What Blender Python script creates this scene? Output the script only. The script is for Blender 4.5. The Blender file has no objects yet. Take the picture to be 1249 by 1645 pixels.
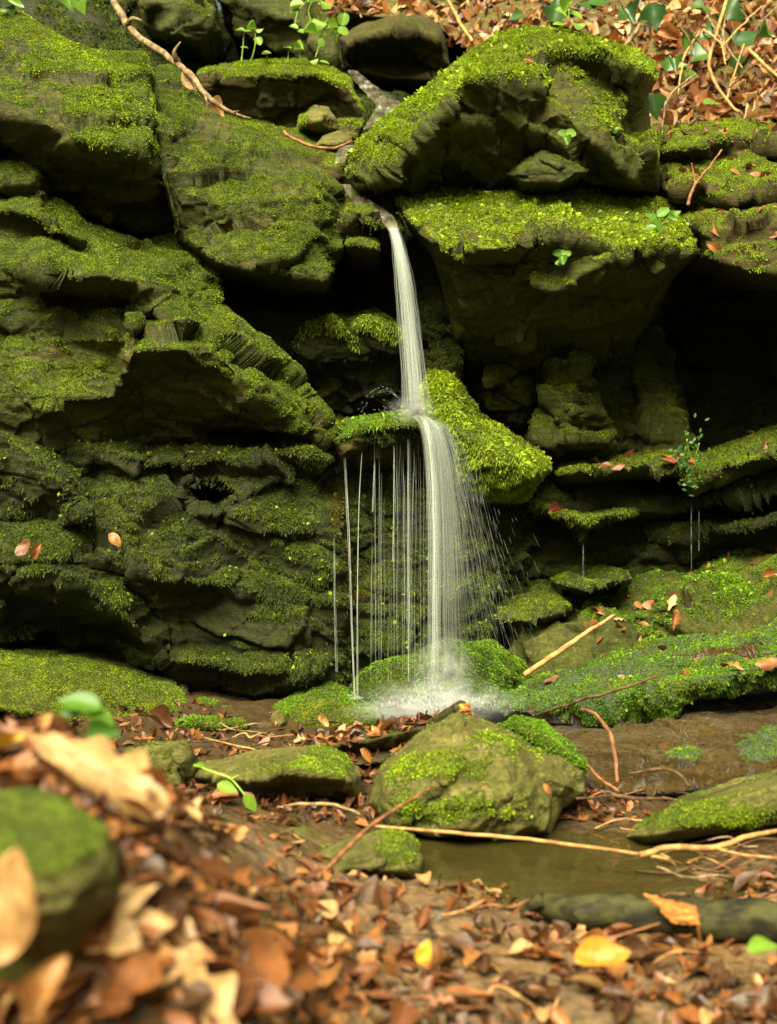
import bpy, math, random
import numpy as np
from mathutils import Vector
from mathutils.geometry import delaunay_2d_cdt

# ------------------------------------------------------------------ camera, world, sun, exposure
S = bpy.context.scene
C = S.collection
CAM_H, FPX, CX, CY = 0.45, 2252.0, 624.5, 822.5
cam = bpy.data.cameras.new('camera')
cam.sensor_fit = 'HORIZONTAL'; cam.sensor_width = 24.0
cam.lens = FPX / 1249.0 * 24.0
cam.clip_start = 0.02; cam.clip_end = 200
cam.dof.use_dof = True; cam.dof.focus_distance = 2.95; cam.dof.aperture_fstop = 4.4
camo = bpy.data.objects.new('camera', cam); C.objects.link(camo)
camo.location = (0, 0, CAM_H); camo.rotation_euler = (math.radians(90), 0, 0)
S.camera = camo

SUN_EL, SUN_AZ = math.radians(49), math.radians(196)      # azimuth clockwise from +Y: behind the camera, to the left
W = bpy.data.worlds.new('World'); S.world = W; W.use_nodes = True
wn = W.node_tree
sky = wn.nodes.new('ShaderNodeTexSky'); sky.sky_type = 'NISHITA'; sky.sun_disc = False
sky.sun_elevation = SUN_EL; sky.sun_rotation = SUN_AZ
sky.dust_density = 5.0; sky.ozone_density = 0.3; sky.air_density = 0.7
wn.nodes['Background'].inputs['Strength'].default_value = 0.05
tint = wn.nodes.new('ShaderNodeMix'); tint.data_type = 'RGBA'; tint.blend_type = 'MULTIPLY'; tint.inputs[0].default_value = 1.0
tint.inputs[7].default_value = (1.0, 0.97, 0.50, 1)                    # sky light filtered by the leaves of the gorge
wn.links.new(sky.outputs[0], tint.inputs[6]); wn.links.new(tint.outputs[2], wn.nodes['Background'].inputs['Color'])
sun = bpy.data.lights.new('sun', 'SUN'); sun.energy = 5.0; sun.angle = math.radians(40)
sun.color = (1.0, 0.95, 0.74)
suno = bpy.data.objects.new('sun', sun); C.objects.link(suno)
d = Vector((math.sin(SUN_AZ) * math.cos(SUN_EL), math.cos(SUN_AZ) * math.cos(SUN_EL), math.sin(SUN_EL)))
suno.rotation_euler = d.to_track_quat('Z', 'Y').to_euler()
S.view_settings.view_transform = 'Standard'; S.view_settings.look = 'None'
S.view_settings.exposure = 1.70; S.view_settings.gamma = 1.0
S.cycles.max_bounces = 6; S.cycles.transparent_max_bounces = 24
S.cycles.diffuse_bounces = 3; S.cycles.use_denoising = True
S.cycles.caustics_reflective = False; S.cycles.caustics_refractive = False

# ------------------------------------------------------------------ numpy noise
def _hash(ix, iy, iz, seed):
    h = (ix.astype(np.uint32) * np.uint32(374761393) + iy.astype(np.uint32) * np.uint32(668265263)
         + iz.astype(np.uint32) * np.uint32(2147483647) + np.uint32((seed * 974634777) & 0xffffffff))
    h = (h ^ (h >> np.uint32(13))) * np.uint32(1274126177)
    h = (h ^ (h >> np.uint32(16))) * np.uint32(2246822519)
    return h ^ (h >> np.uint32(15))

def perlin(p, seed=0):
    i = np.floor(p).astype(np.int64); f = p - i
    u = f * f * f * (f * (f * 6 - 15) + 10)
    r = np.zeros(len(p))
    for dx in (0, 1):
        for dy in (0, 1):
            for dz in (0, 1):
                h = _hash(i[:, 0] + dx, i[:, 1] + dy, i[:, 2] + dz, seed)
                g = np.stack([(h & 255), (h >> np.uint32(8)) & 255, (h >> np.uint32(16)) & 255], 1).astype(np.float64) / 127.5 - 1
                dot = g[:, 0] * (f[:, 0] - dx) + g[:, 1] * (f[:, 1] - dy) + g[:, 2] * (f[:, 2] - dz)
                w = (u[:, 0] if dx else 1 - u[:, 0]) * (u[:, 1] if dy else 1 - u[:, 1]) * (u[:, 2] if dz else 1 - u[:, 2])
                r += w * dot
    return r * 1.2

def fbm(p, freq, octs=4, seed=0, gain=0.5):
    r = np.zeros(len(p)); a = 1.0; n = 0.0
    for k in range(octs):
        r += a * perlin(p * (freq * 2.03 ** k) + 17.3 * k, seed + k); n += a; a *= gain
    return r / n * 1.5

def ridged(p, freq, octs=3, seed=0):
    r = np.zeros(len(p)); a = 1.0; n = 0
    for k in range(octs):
        r += a * (1 - 2 * np.abs(perlin(p * (freq * 2.1 ** k) + 9.1 * k, seed + k))); n += a; a *= 0.5
    return r / n

def facets(p, freq, seed=0, slope=0.5):
    """chipped, angular relief: every cell of a Voronoi partition is a plane of its own tilt"""
    q = p * freq; i = np.floor(q).astype(np.int64)
    best = np.full(len(p), 1e9); sec = np.full(len(p), 1e9); val = np.zeros(len(p))
    for dx in (-1, 0, 1):
        for dy in (-1, 0, 1):
            for dz in (-1, 0, 1):
                c = i + np.array([dx, dy, dz])
                h = _hash(c[:, 0], c[:, 1], c[:, 2], seed)
                o = np.stack([(h & 255), (h >> np.uint32(8)) & 255, (h >> np.uint32(16)) & 255], 1) / 255.0
                h2 = _hash(c[:, 0], c[:, 1], c[:, 2], seed + 77)
                g = np.stack([(h2 & 255), (h2 >> np.uint32(8)) & 255, (h2 >> np.uint32(16)) & 255], 1) / 127.5 - 1
                dv = q - c - o
                d2 = (dv ** 2).sum(1)
                v = ((dv * g).sum(1) + ((h2 >> np.uint32(24)) / 255.0 - 0.5) * 0.5) * slope
                m = d2 < best
                sec = np.where(m, best, np.minimum(sec, d2))
                best[m] = d2[m]; val[m] = v[m]
    return val / freq, (np.sqrt(sec) - np.sqrt(best)) / freq

def sstep(a, b, x):
    t = np.clip((x - a) / (b - a + 1e-12), 0, 1)
    return t * t * (3 - 2 * t)

def unproj(px, py, Y):
    """photo pixel (1249 x 1645) and distance -> world point"""
    px, py, Y = np.asarray(px, float), np.asarray(py, float), np.asarray(Y, float)
    return np.stack([(px - CX) / FPX * Y, Y + 0 * px, CAM_H - (py - CY) / FPX * Y], -1)
def P3(px, py, Y): return Vector(unproj(px, py, Y).tolist())

# ------------------------------------------------------------------ mesh helpers
def mesh_np(name, V, F, mats, attrs=None, smooth=True, matidx=None):
    me = bpy.data.meshes.new(name)
    V = np.ascontiguousarray(V, dtype=np.float32); F = np.ascontiguousarray(F, dtype=np.int32)
    k = F.shape[1]
    me.vertices.add(len(V)); me.vertices.foreach_set('co', V.ravel())
    me.loops.add(F.size); me.loops.foreach_set('vertex_index', F.ravel())
    me.polygons.add(len(F)); me.polygons.foreach_set('loop_start', np.arange(0, F.size, k, dtype=np.int32))
    me.polygons.foreach_set('use_smooth', np.full(len(F), smooth))
    for m in (mats if isinstance(mats, (list, tuple)) else [mats]): me.materials.append(m)
    if matidx is not None: me.polygons.foreach_set('material_index', np.asarray(matidx, np.int32))
    me.update(calc_edges=True)
    for n, a in (attrs or {}).items():
        at = me.attributes.new(n, 'FLOAT', 'POINT'); at.data.foreach_set('value', np.ascontiguousarray(a, dtype=np.float32))
    return me

def link(name, me, parent=None, label=None, cat=None, group=None, kind=None):
    o = bpy.data.objects.new(name, me); C.objects.link(o)
    if parent is not None: o.parent = parent
    if label: o['label'] = label
    if cat: o['category'] = cat
    if group: o['group'] = group
    if kind: o['kind'] = kind
    return o

def thing(name, label, cat, loc=(0, 0, 0), group=None):
    o = link(name, None, None, label, cat, group); o.location = loc; return o

def vnormals(V, F):
    a, b, c = V[F[:, 0]], V[F[:, 1]], V[F[:, 2]]
    n = np.cross(c - a, (V[F[:, 3]] if F.shape[1] == 4 else c) - b) if F.shape[1] == 4 else np.cross(b - a, c - a)
    N = np.zeros_like(V)
    for k in range(F.shape[1]):
        for ax in range(3):
            N[:, ax] += np.bincount(F[:, k], n[:, ax], len(V))
    return N / (np.linalg.norm(N, axis=1, keepdims=True) + 1e-12), n

# ------------------------------------------------------------------ node helpers
class NT:
    def __init__(s, name):
        s.m = bpy.data.materials.new(name); s.m.use_nodes = True; s.t = s.m.node_tree
        s.b = s.t.nodes['Principled BSDF']; s.out = s.t.nodes['Material Output']
    def n(s, typ, **kw):
        x = s.t.nodes.new(typ)
        for k, v in kw.items():
            if k.startswith('i_'): s.set(x.inputs[k[2:].replace('_', ' ')], v)
            else: setattr(x, k, v)
        return x
    def set(s, inp, v):
        if hasattr(v, 'is_output'): s.t.links.new(v, inp)
        elif isinstance(v, tuple) and len(v) == 3 and inp.type == 'RGBA': inp.default_value = v + (1,)
        else: inp.default_value = v
    def attr(s, name): return s.n('ShaderNodeAttribute', attribute_name=name).outputs['Fac']
    def noise(s, scale, detail=4, rough=0.55, vec=None, out='Fac'):
        x = s.n('ShaderNodeTexNoise'); x.inputs['Scale'].default_value = scale; x.inputs['Detail'].default_value = detail
        x.inputs['Roughness'].default_value = rough
        if vec is not None: s.t.links.new(vec, x.inputs['Vector'])
        return x.outputs[out]
    def pos(s): return s.n('ShaderNodeNewGeometry').outputs['Position']
    def map(s, vec, scale=(1, 1, 1), rot=(0, 0, 0)):
        x = s.n('ShaderNodeMapping'); x.inputs['Scale'].default_value = scale; x.inputs['Rotation'].default_value = rot
        s.t.links.new(vec, x.inputs['Vector']); return x.outputs[0]
    def math(s, op, a, b=0.0, c=None, clamp=False):
        x = s.n('ShaderNodeMath', operation=op, use_clamp=clamp); s.set(x.inputs[0], a); s.set(x.inputs[1], b)
        if c is not None: s.set(x.inputs[2], c)
        return x.outputs[0]
    def range(s, v, a, b, c=0.0, d=1.0):
        x = s.n('ShaderNodeMapRange'); x.interpolation_type = 'SMOOTHSTEP'
        s.set(x.inputs['Value'], v)
        for k, q in (('From Min', a), ('From Max', b), ('To Min', c), ('To Max', d)): x.inputs[k].default_value = q
        return x.outputs[0]
    def mix(s, f, a, b):
        x = s.n('ShaderNodeMix', data_type='RGBA'); s.set(x.inputs[0], f); s.set(x.inputs[6], a); s.set(x.inputs[7], b)
        return x.outputs[2]
    def ramp(s, f, stops):
        x = s.n('ShaderNodeValToRGB'); r = x.color_ramp
        while len(r.elements) < len(stops): r.elements.new(0.5)
        for e, (p, c) in zip(r.elements, stops): e.position = p; e.color = c + (1,)
        s.set(x.inputs[0], f); return x.outputs[0]
    def bump(s, h, dist=0.004, strength=0.6, normal=None):
        x = s.n('ShaderNodeBump'); x.inputs['Strength'].default_value = strength; x.inputs['Distance'].default_value = dist
        s.set(x.inputs['Height'], h)
        if normal is not None: s.set(x.inputs['Normal'], normal)
        return x.outputs[0]

def rock_mat(name, dark, light, rust=(0.09, 0.045, 0.012), moss_a=(0.05, 0.065, 0.004), moss_b=(0.12, 0.15, 0.008), rough=0.55, tilt=0.0, rustamt=0.5, filmamt=0.72, spec=0.22, bump=0.008):
    m = NT(name); p = m.pos()
    st = m.map(p, (5, 5, 42), (0, tilt, 0))
    strata = m.noise(1.0, 5, 0.6, st); big = m.noise(7, 4, 0.6, p); fine = m.noise(110, 6, 0.72, p)
    col = m.mix(m.range(strata, 0.35, 0.7), dark, light)
    col = m.mix(m.math('MULTIPLY', m.range(big, 0.5, 0.72), rustamt), col, rust)
    col = m.mix(m.math('MULTIPLY', m.range(fine, 0.46, 0.62), 0.7), col, tuple(0.3 * x for x in dark))
    grit = m.noise(420, 4, 0.7, p); film = m.noise(55, 6, 0.7, p)
    col = m.mix(m.math('MULTIPLY', m.range(grit, 0.45, 0.68), 0.4), col, tuple(min(1, 2.0 * x) for x in light))
    col = m.mix(m.math('MULTIPLY', m.range(film, 0.42, 0.56), filmamt), col, tuple(0.9 * x for x in moss_a))
    lich = m.noise(38, 3, 0.5, p)
    col = m.mix(m.math('MULTIPLY', m.range(lich, 0.62, 0.7), 0.35), col, tuple(min(1, 1.9 * x) for x in light))
    mo = m.attr('moss'); speck = m.noise(260, 3, 0.6, p); clump = m.noise(22, 3, 0.6, p)
    mcol = m.mix(m.range(clump, 0.35, 0.68), moss_a, moss_b)
    mcol = m.mix(m.range(speck, 0.35, 0.6), tuple(0.4 * x for x in moss_a), mcol)
    mm = m.range(m.math('ADD', mo, m.math('MULTIPLY', m.math('SUBTRACT', fine, 0.5), 1.6)), 0.3, 0.6)
    m.set(m.b.inputs['Base Color'], m.mix(mm, col, mcol))
    m.set(m.b.inputs['Roughness'], m.range(mm, 0.0, 1.0, rough, 0.92))
    m.b.inputs['Specular IOR Level'].default_value = spec
    h = m.math('ADD', m.math('MULTIPLY', fine, 0.9), m.math('MULTIPLY', strata, 1.0)); h = m.math('ADD', h, m.math('MULTIPLY', grit, 0.35))
    h = m.math('ADD', h, m.math('MULTIPLY', m.math('MULTIPLY', speck, mm), 0.6))
    m.set(m.b.inputs['Normal'], m.bump(h, bump, 0.9))
    return m.m

def leafy_mat(name, stops, trans=0.35, rough=0.6, vary=0.0):
    """small leaves: colour by a tint per leaf, which on moss includes clump shading"""
    m = NT(name); col = m.ramp(m.attr('tint'), stops)
    if vary:
        p = m.pos(); col = m.mix(m.math('MULTIPLY', m.range(m.noise(8, 4, 0.6, p), 0.5, 0.66), vary), col, (0.17, 0.105, 0.012))
        col = m.mix(m.math('MULTIPLY', m.range(m.noise(5.3, 4, 0.6, m.map(p, (1, 1, 1.3))), 0.52, 0.66), vary), col, tuple(0.3 * q for q in stops[2][1]))
    m.set(m.b.inputs['Base Color'], col); m.b.inputs['Roughness'].default_value = rough
    m.b.inputs['Specular IOR Level'].default_value = 0.3
    tr = m.n('ShaderNodeBsdfTranslucent'); m.set(tr.inputs['Color'], col)
    ms = m.n('ShaderNodeMixShader'); ms.inputs[0].default_value = trans
    m.t.links.new(m.b.outputs[0], ms.inputs[1]); m.t.links.new(tr.outputs[0], ms.inputs[2])
    m.t.links.new(ms.outputs[0], m.out.inputs['Surface'])
    return m.m

# ------------------------------------------------------------------ the rock builder
def poly_inside(px, py, poly):
    ins = np.zeros(px.shape, bool); n = len(poly)
    for i in range(n):
        x0, y0 = poly[i]; x1, y1 = poly[(i + 1) % n]
        if y0 == y1: continue
        c = ((y0 > py) != (y1 > py)) & (px < (x1 - x0) * (py - y0) / (y1 - y0) + x0)
        ins ^= c
    return ins

def poly_near(px, py, poly):
    bd = np.full(px.shape, 1e18); bx = np.zeros(px.shape); by = np.zeros(px.shape); n = len(poly)
    for i in range(n):
        x0, y0 = poly[i]; x1, y1 = poly[(i + 1) % n]
        dx, dy = x1 - x0, y1 - y0; L = dx * dx + dy * dy + 1e-12
        t = np.clip(((px - x0) * dx + (py - y0) * dy) / L, 0, 1)
        qx, qy = x0 + t * dx, y0 + t * dy; d2 = (px - qx) ** 2 + (py - qy) ** 2
        m = d2 < bd; bd[m] = d2[m]; bx[m] = qx[m]; by[m] = qy[m]
    return np.sqrt(bd), bx, by

def blur(D, n):
    for _ in range(n):
        Q = np.pad(D, 1, mode='edge')
        D = (Q[:-2, 1:-1] + Q[2:, 1:-1] + Q[1:-1, :-2] + Q[1:-1, 2:] + 2 * Q[1:-1, 1:-1]) / 6
    return D

def bil(D, gx, gy):
    gx = np.clip(gx, 0, D.shape[1] - 1.001); gy = np.clip(gy, 0, D.shape[0] - 1.001)
    i = gx.astype(int); j = gy.astype(int); fx = gx - i; fy = gy - j
    return (D[j, i] * (1 - fx) + D[j, i + 1] * fx) * (1 - fy) + (D[j + 1, i] * (1 - fx) + D[j + 1, i + 1] * fx) * fy

def depth_grid(lines, x0, y0, nx, ny, step):
    key = {}; pts = []; edges = []
    for closed, ln in lines:
        ids = []
        for q in ln:
            k = (round(q[0], 1), round(q[1], 1))
            if k not in key:
                key[k] = len(pts); pts.append(q if len(q) > 2 else None)
                if pts[-1] is None: raise ValueError('no depth for %r' % (q,))
            ids.append(key[k])
        edges += [(a, b) for a, b in zip(ids, ids[1:])]
        if closed: edges.append((ids[-1], ids[0]))
    vs, _, fs, ov, _, _ = delaunay_2d_cdt([Vector(p[:2]) for p in pts], edges, [], 0, 1e-3)
    Z = []
    for v, o in zip(vs, ov):
        if o: Z.append(pts[o[0]][2])
        else:
            dd = sorted((abs(p[0] - v.x) + abs(p[1] - v.y) + 1e-3, p[2]) for p in pts)[:3]
            w = [1 / a for a, _ in dd]; Z.append(sum(a * b[1] for a, b in zip(w, dd)) / sum(w))
    D = np.full((ny, nx), np.nan)
    for f in fs:
        (ax, ay), (bx, by), (cx, cy) = [((vs[i].x - x0) / step, (vs[i].y - y0) / step) for i in f]
        den = (by - cy) * (ax - cx) + (cx - bx) * (ay - cy)
        if abs(den) < 1e-9: continue
        i0, i1 = max(0, int(min(ax, bx, cx))), min(nx - 1, int(max(ax, bx, cx)) + 1)
        j0, j1 = max(0, int(min(ay, by, cy))), min(ny - 1, int(max(ay, by, cy)) + 1)
        if i1 < i0 or j1 < j0: continue
        gx, gy = np.meshgrid(np.arange(i0, i1 + 1), np.arange(j0, j1 + 1))
        l0 = ((by - cy) * (gx - cx) + (cx - bx) * (gy - cy)) / den
        l1 = ((cy - ay) * (gx - cx) + (ax - cx) * (gy - cy)) / den
        l2 = 1 - l0 - l1; ok = (l0 > -1e-6) & (l1 > -1e-6) & (l2 > -1e-6)
        D[gy[ok], gx[ok]] = (l0 * Z[f[0]] + l1 * Z[f[1]] + l2 * Z[f[2]])[ok]
    for _ in range(400):
        bad = np.isnan(D)
        if not bad.any(): break
        Q = np.pad(D, 1, mode='edge'); st = np.stack([Q[:-2, 1:-1], Q[2:, 1:-1], Q[1:-1, :-2], Q[1:-1, 2:]])
        cnt = (~np.isnan(st)).sum(0); av = np.nansum(st, 0) / np.maximum(cnt, 1)
        fill = bad & (cnt > 0); D[fill] = av[fill]
    return D

SEED = [11]
def relief(out, ridges=(), step=3.0, R=11, r=0.03, warp=6, smooth=1, jit=3.0, amp=(0.005, 0.004, 0.003), fac=((4.5, 0.17), (11, 0.17)),
           strat=(0.010, 0.0, 9.0), thick=0.3, closed=False, backk=0.8, mb=0.0, mu=0.9, mn=0.8, mfreq=9, blobs=(), lump=1.0, attmin=0.08, cracks=0.6, seed=None):
    """a solid whose outline and ridges are given as points with their own distances.
       strat = (height, dip angle in the picture plane, layers per 10 cm); blobs = (x, y, rx, ry, extra moss)"""
    if closed: cracks *= 0.3
    SEED[0] += 13; seed = SEED[0] if seed is None else seed
    xs = [q[0] for q in out]; ys = [q[1] for q in out]
    x0, y0 = min(xs) - 3 * step, min(ys) - 3 * step
    nx, ny = int((max(xs) - x0) / step) + 5, int((max(ys) - y0) / step) + 5
    D = depth_grid([(True, out)] + [(False, r_) for r_ in ridges], x0, y0, nx, ny, step)
    D = blur(D, smooth)
    # outline with a natural wobble
    poly = []
    for i in range(len(out)):
        a, b = np.array(out[i][:2], float), np.array(out[(i + 1) % len(out)][:2], float)
        L = np.linalg.norm(b - a); k = max(1, int(L / (step * 1.6)))
        for t in range(k): poly.append(a + (b - a) * t / k)
    poly = np.array(poly); q3 = np.column_stack([poly, np.zeros(len(poly))])
    poly = poly + jit * np.column_stack([fbm(q3, 1 / 40, 3, seed + 1, 0.5), fbm(q3, 1 / 40, 3, seed + 2, 0.5)])
    GX, GY = np.meshgrid(np.arange(nx), np.arange(ny)); PX, PY = x0 + GX * step, y0 + GY * step
    ins = poly_inside(PX.ravel(), PY.ravel(), poly).reshape(PX.shape)
    Q = np.pad(ins, 1); dil = np.zeros_like(ins)
    for a in (0, 1, 2):
        for b in (0, 1, 2): dil |= Q[a:a + ny, b:b + nx]
    sel = dil; idx = np.full(ins.shape, -1); idx[sel] = np.arange(sel.sum())
    px, py, isin = PX[sel].astype(float), PY[sel].astype(float), ins[sel]
    _, qx, qy = poly_near(px, py, poly)
    px = np.where(isin, px, qx); py = np.where(isin, py, qy)
    smo = [np.array(q[:2], float) for q in out]
    dist, _, _ = poly_near(px, py, smo); dist = np.where(isin & poly_inside(px, py, smo), dist, 0)
    p2 = np.column_stack([px, py, np.zeros(len(px))])
    wx = warp * fbm(p2, 1 / 70, 2, seed + 3, 0.4); wy = warp * fbm(p2, 1 / 70, 2, seed + 4, 0.4)
    Y = bil(D, (px + wx - x0) / step, (py + wy - y0) / step)
    t = 1 - np.clip(dist / R, 0, 1); Y = Y + r * (0.75 * t ** 2 + 0.25 * t ** 6)
    V = unproj(px, py, Y)
    c4 = np.stack([idx[:-1, :-1], idx[1:, :-1], idx[1:, 1:], idx[:-1, 1:]], -1).reshape(-1, 4)
    i4 = np.stack([ins[:-1, :-1], ins[1:, :-1], ins[1:, 1:], ins[:-1, 1:]], -1).reshape(-1, 4)
    F = c4[(c4 >= 0).all(1) & i4.any(1)]
    N, _ = vnormals(V, F)
    h = np.zeros(len(V)); view = V - np.array([0, 0, CAM_H]); view /= np.linalg.norm(view, axis=1, keepdims=True)
    att = np.clip(np.abs((N * view).sum(1)) * 2.4, 0, 1) ** 1.4; att = np.maximum(att, attmin)
    for a, fr, oc in ((amp[0], 5, 3), (amp[1], 19, 4), (amp[2], 75, 3)):
        if a: h += a * (1 if fr < 10 else att) * fbm(V, fr, oc, seed + 5 + int(fr))
    ca, sa = math.cos(strat[1]), math.sin(strat[1]); crack = np.zeros(len(V))
    Vb = np.stack([V[:, 0] * ca + V[:, 2] * sa, V[:, 1], (V[:, 2] * ca - V[:, 0] * sa) * 1.9], 1) + 0.03 * np.stack([fbm(V, 9, 3, seed + 50 + k) for k in range(3)], 1)
    for k, (fr, sl) in enumerate(fac):
        fv, fe = facets(Vb, fr, seed + 20, sl); h += att * fv
        c_ = 1 - sstep(0, 0.010 if k == 0 else 0.006, fe); crack = np.maximum(crack, c_ * (1 if k == 0 else 0.6))
    h -= np.maximum(att, 0.3) * crack * 0.009 * cracks
    if strat[0]:
        ca, sa = math.cos(strat[1]), math.sin(strat[1])
        across = -V[:, 0] * sa + V[:, 2] * ca + 0.025 * fbm(V, 4, 3, seed + 31)
        along = np.stack([(V[:, 0] * ca + V[:, 2] * sa) * 3.0, V[:, 1] * 3.0, across * strat[2] * 4.0], 1)
        h += att * strat[0] * 0.6 * ridged(along, 1.0, 3, seed + 33)
        u = across * strat[2] * 1.6 + 0.5 * fbm(V, 6, 2, seed + 35)
        fr_ = u - np.floor(u); h += att * strat[0] * 0.7 * (sstep(0, 0.6, fr_) - sstep(0.62, 1.0, fr_))
    h *= 0.15 + 0.85 * sstep(0, 9, dist)
    V = V + N * h[:, None]
    N, _ = vnormals(V, F)
    moss = mb + mu * np.clip(N[:, 2] * 1.15, -0.8, 1) + mn * fbm(V, mfreq, 4, seed + 41, 0.6) + 0.28 * fbm(V, 38, 3, seed + 45) - 0.5 * crack * cracks
    for bx, by, rx, ry, w in blobs: moss += w * np.exp(-((px - bx) / rx) ** 2 - ((py - by) / ry) ** 2)
    moss = sstep(0.05, 0.75, moss)
    clump = np.clip(0.5 + 0.45 * fbm(V, 30, 4, seed + 43, 0.65) + 0.25 * fbm(V, 9, 2, seed + 44), 0, 1.3)
    if lump: V = V + N * (moss * lump * (0.001 + 0.011 * clump ** 1.5))[:, None]
    # back
    ed = np.sort(np.concatenate([F[:, [0, 1]], F[:, [1, 2]], F[:, [2, 3]], F[:, [3, 0]]]), 1)
    allE = np.concatenate([F[:, [0, 1]], F[:, [1, 2]], F[:, [2, 3]], F[:, [3, 0]]])
    code = ed[:, 0] * (len(V) + 1) + ed[:, 1]
    _, first, cnt = np.unique(code, return_index=True, return_counts=True)
    be = allE[first[cnt == 1]]
    nfront = len(V)
    if closed:
        onb = np.zeros(len(V), bool); onb[be.ravel()] = True
        yb = np.median(Y[~isin]) if (~isin).any() else Y.max()
        back = V.copy(); back[:, 1] = np.maximum(yb, V[:, 1]) + backk * np.maximum(0.0, yb - V[:, 1]) + 0.03 * np.clip(dist / R, 0, 1)
        cb = V.mean(0); sh = 0.22 * np.clip(dist / R, 0, 1); back[:, 0] += (cb[0] - V[:, 0]) * sh; back[:, 2] += (cb[2] - V[:, 2]) * sh - 0.03 * np.clip(dist / R, 0, 1)
        mp = np.arange(len(V)); mp[~onb] = len(V) + np.arange((~onb).sum())
        V2 = np.concatenate([V, back[~onb]]); F2 = np.concatenate([F, mp[F[:, ::-1]]])
        moss2 = np.concatenate([moss, moss[~onb]])
    else:
        bv = np.unique(be); mp = np.full(len(V), -1); mp[bv] = np.arange(len(bv)); cen = V[bv].mean(0)
        Vs, Fs, mo = [V], [F], [moss]; prev = np.arange(len(V)); base = len(V)
        for k in (1, 2, 3):
            nv = V[bv].copy(); nv[:, 1] += thick * k / 3
            nv += (cen - nv) * np.array([1, 0, 1]) * 0.05 * k + 0.012 * fbm(nv, 9, 2, seed + 61)[:, None]
            cur = np.full(len(V), -1); cur[bv] = base + np.arange(len(bv))
            Fs.append(np.stack([prev[be[:, 1]], prev[be[:, 0]], cur[be[:, 0]], cur[be[:, 1]]], 1))
            Vs.append(nv); mo.append(moss[bv] * 0.3); prev = cur; base += len(bv)
        V2, F2, moss2 = np.concatenate(Vs), np.concatenate(Fs), np.concatenate(mo)
    return dict(V=V2, F=F2, moss=moss2, front=V, FF=F, fmoss=moss, N=vnormals(V, F)[0], clump=clump, seed=seed)

def tufts(g, dens, L=0.007, wid=0.0022, spread=0.9, droop=0.25, thresh=0.25, up=0.0, seed=3, clumpiness=0.8):
    """moss shoots: many tiny leaves growing out of the mossy faces of a rock"""
    V, F, N, moss = g['front'], g['FF'], g['N'], g['fmoss']
    rng = np.random.default_rng(seed + g['seed'])
    a, b, c, d_ = (V[F[:, k]] for k in range(4))
    area = np.linalg.norm(np.cross(c - a, d_ - b), axis=1) * 0.5
    fm = moss[F].mean(1); fc = g['clump'][F].mean(1)
    wgt = area * sstep(thresh, 0.9, fm) * np.clip(2.4 * (fc - 0.22), 0.04, 2.0)
    n = int(dens * wgt.sum())
    if n < 1: return None
    f = rng.choice(len(F), n, p=wgt / wgt.sum())
    u, v = rng.random((2, n, 1))
    P = (a[f] * (1 - u) + b[f] * u) * (1 - v) + (d_[f] * (1 - u) + c[f] * u) * v
    nn = N[F[f, 0]]
    dr = nn * (0.55 + 0.4 * rng.random((n, 1))) + spread * rng.normal(0, 0.6, (n, 3)) + np.array([0, 0, up - droop])
    dr /= np.linalg.norm(dr, axis=1, keepdims=True) + 1e-9
    ax = np.cross(dr, rng.normal(0, 1, (n, 3))); ax /= np.linalg.norm(ax, axis=1, keepdims=True) + 1e-9
    cl = fc[f][:, None]
    ll = L * (0.45 + 0.8 * rng.random((n, 1))) * (0.6 + 0.8 * cl); ww = wid * (0.6 + 0.8 * rng.random((n, 1)))
    P = P - nn * 0.001
    droopv = np.array([0, 0, -1.0]) * ll * droop * 0.6
    Q = np.stack([P, P + dr * ll * 0.55 + ax * ww, P + dr * ll + droopv, P + dr * ll * 0.5 - ax * ww], 1).reshape(-1, 3)
    FF = np.arange(4 * n).reshape(n, 4)
    tint = np.clip(0.36 + 0.85 * (cl[:, 0] - 0.52) + rng.normal(0, 0.14, n), 0, 1)  # raised clumps lighter, gaps darker: clump shading put into the leaf colour
    return Q, FF, np.repeat(tint, 4)

MOSS_STATS = [0]; KEEP = {}
def rock(name, label, cat, out, ridges=(), mat=None, moss=None, dens=90000, L=0.007, wid=0.0022, fine=0.62, droop=0.25, spread=0.9, thresh=0.10, up=0.0, kind=None, group=None, big=None, keep=None, **kw):
    g = relief(out, ridges, **kw)
    o = link(name, mesh_np(name, g['V'], g['F'], mat, {'moss': g['moss']}), None, label, cat, group, kind)
    if keep: KEEP[keep] = g
    if moss is not None:
        t = tufts(g, dens * 3.0, L * fine, wid * fine * 0.8, spread, droop, thresh, up)
        if t is not None:
            MOSS_STATS[0] += len(t[1])
            link('moss', mesh_np('moss', t[0], t[1], moss, {'tint': t[2]}, smooth=False), o, kind='stuff')
        if big:
            t = tufts(g, big[0], big[1], big[2], 0.9, 0.2, 0.4, 0.1, seed=99)
            if t is not None: link('leafy_moss', mesh_np('leafy_moss', t[0], t[1], big[3] if len(big) > 3 else moss, {'tint': np.clip(t[2] + 0.04, 0, 1)}, smooth=False), o, kind='stuff')
    return o
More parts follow.
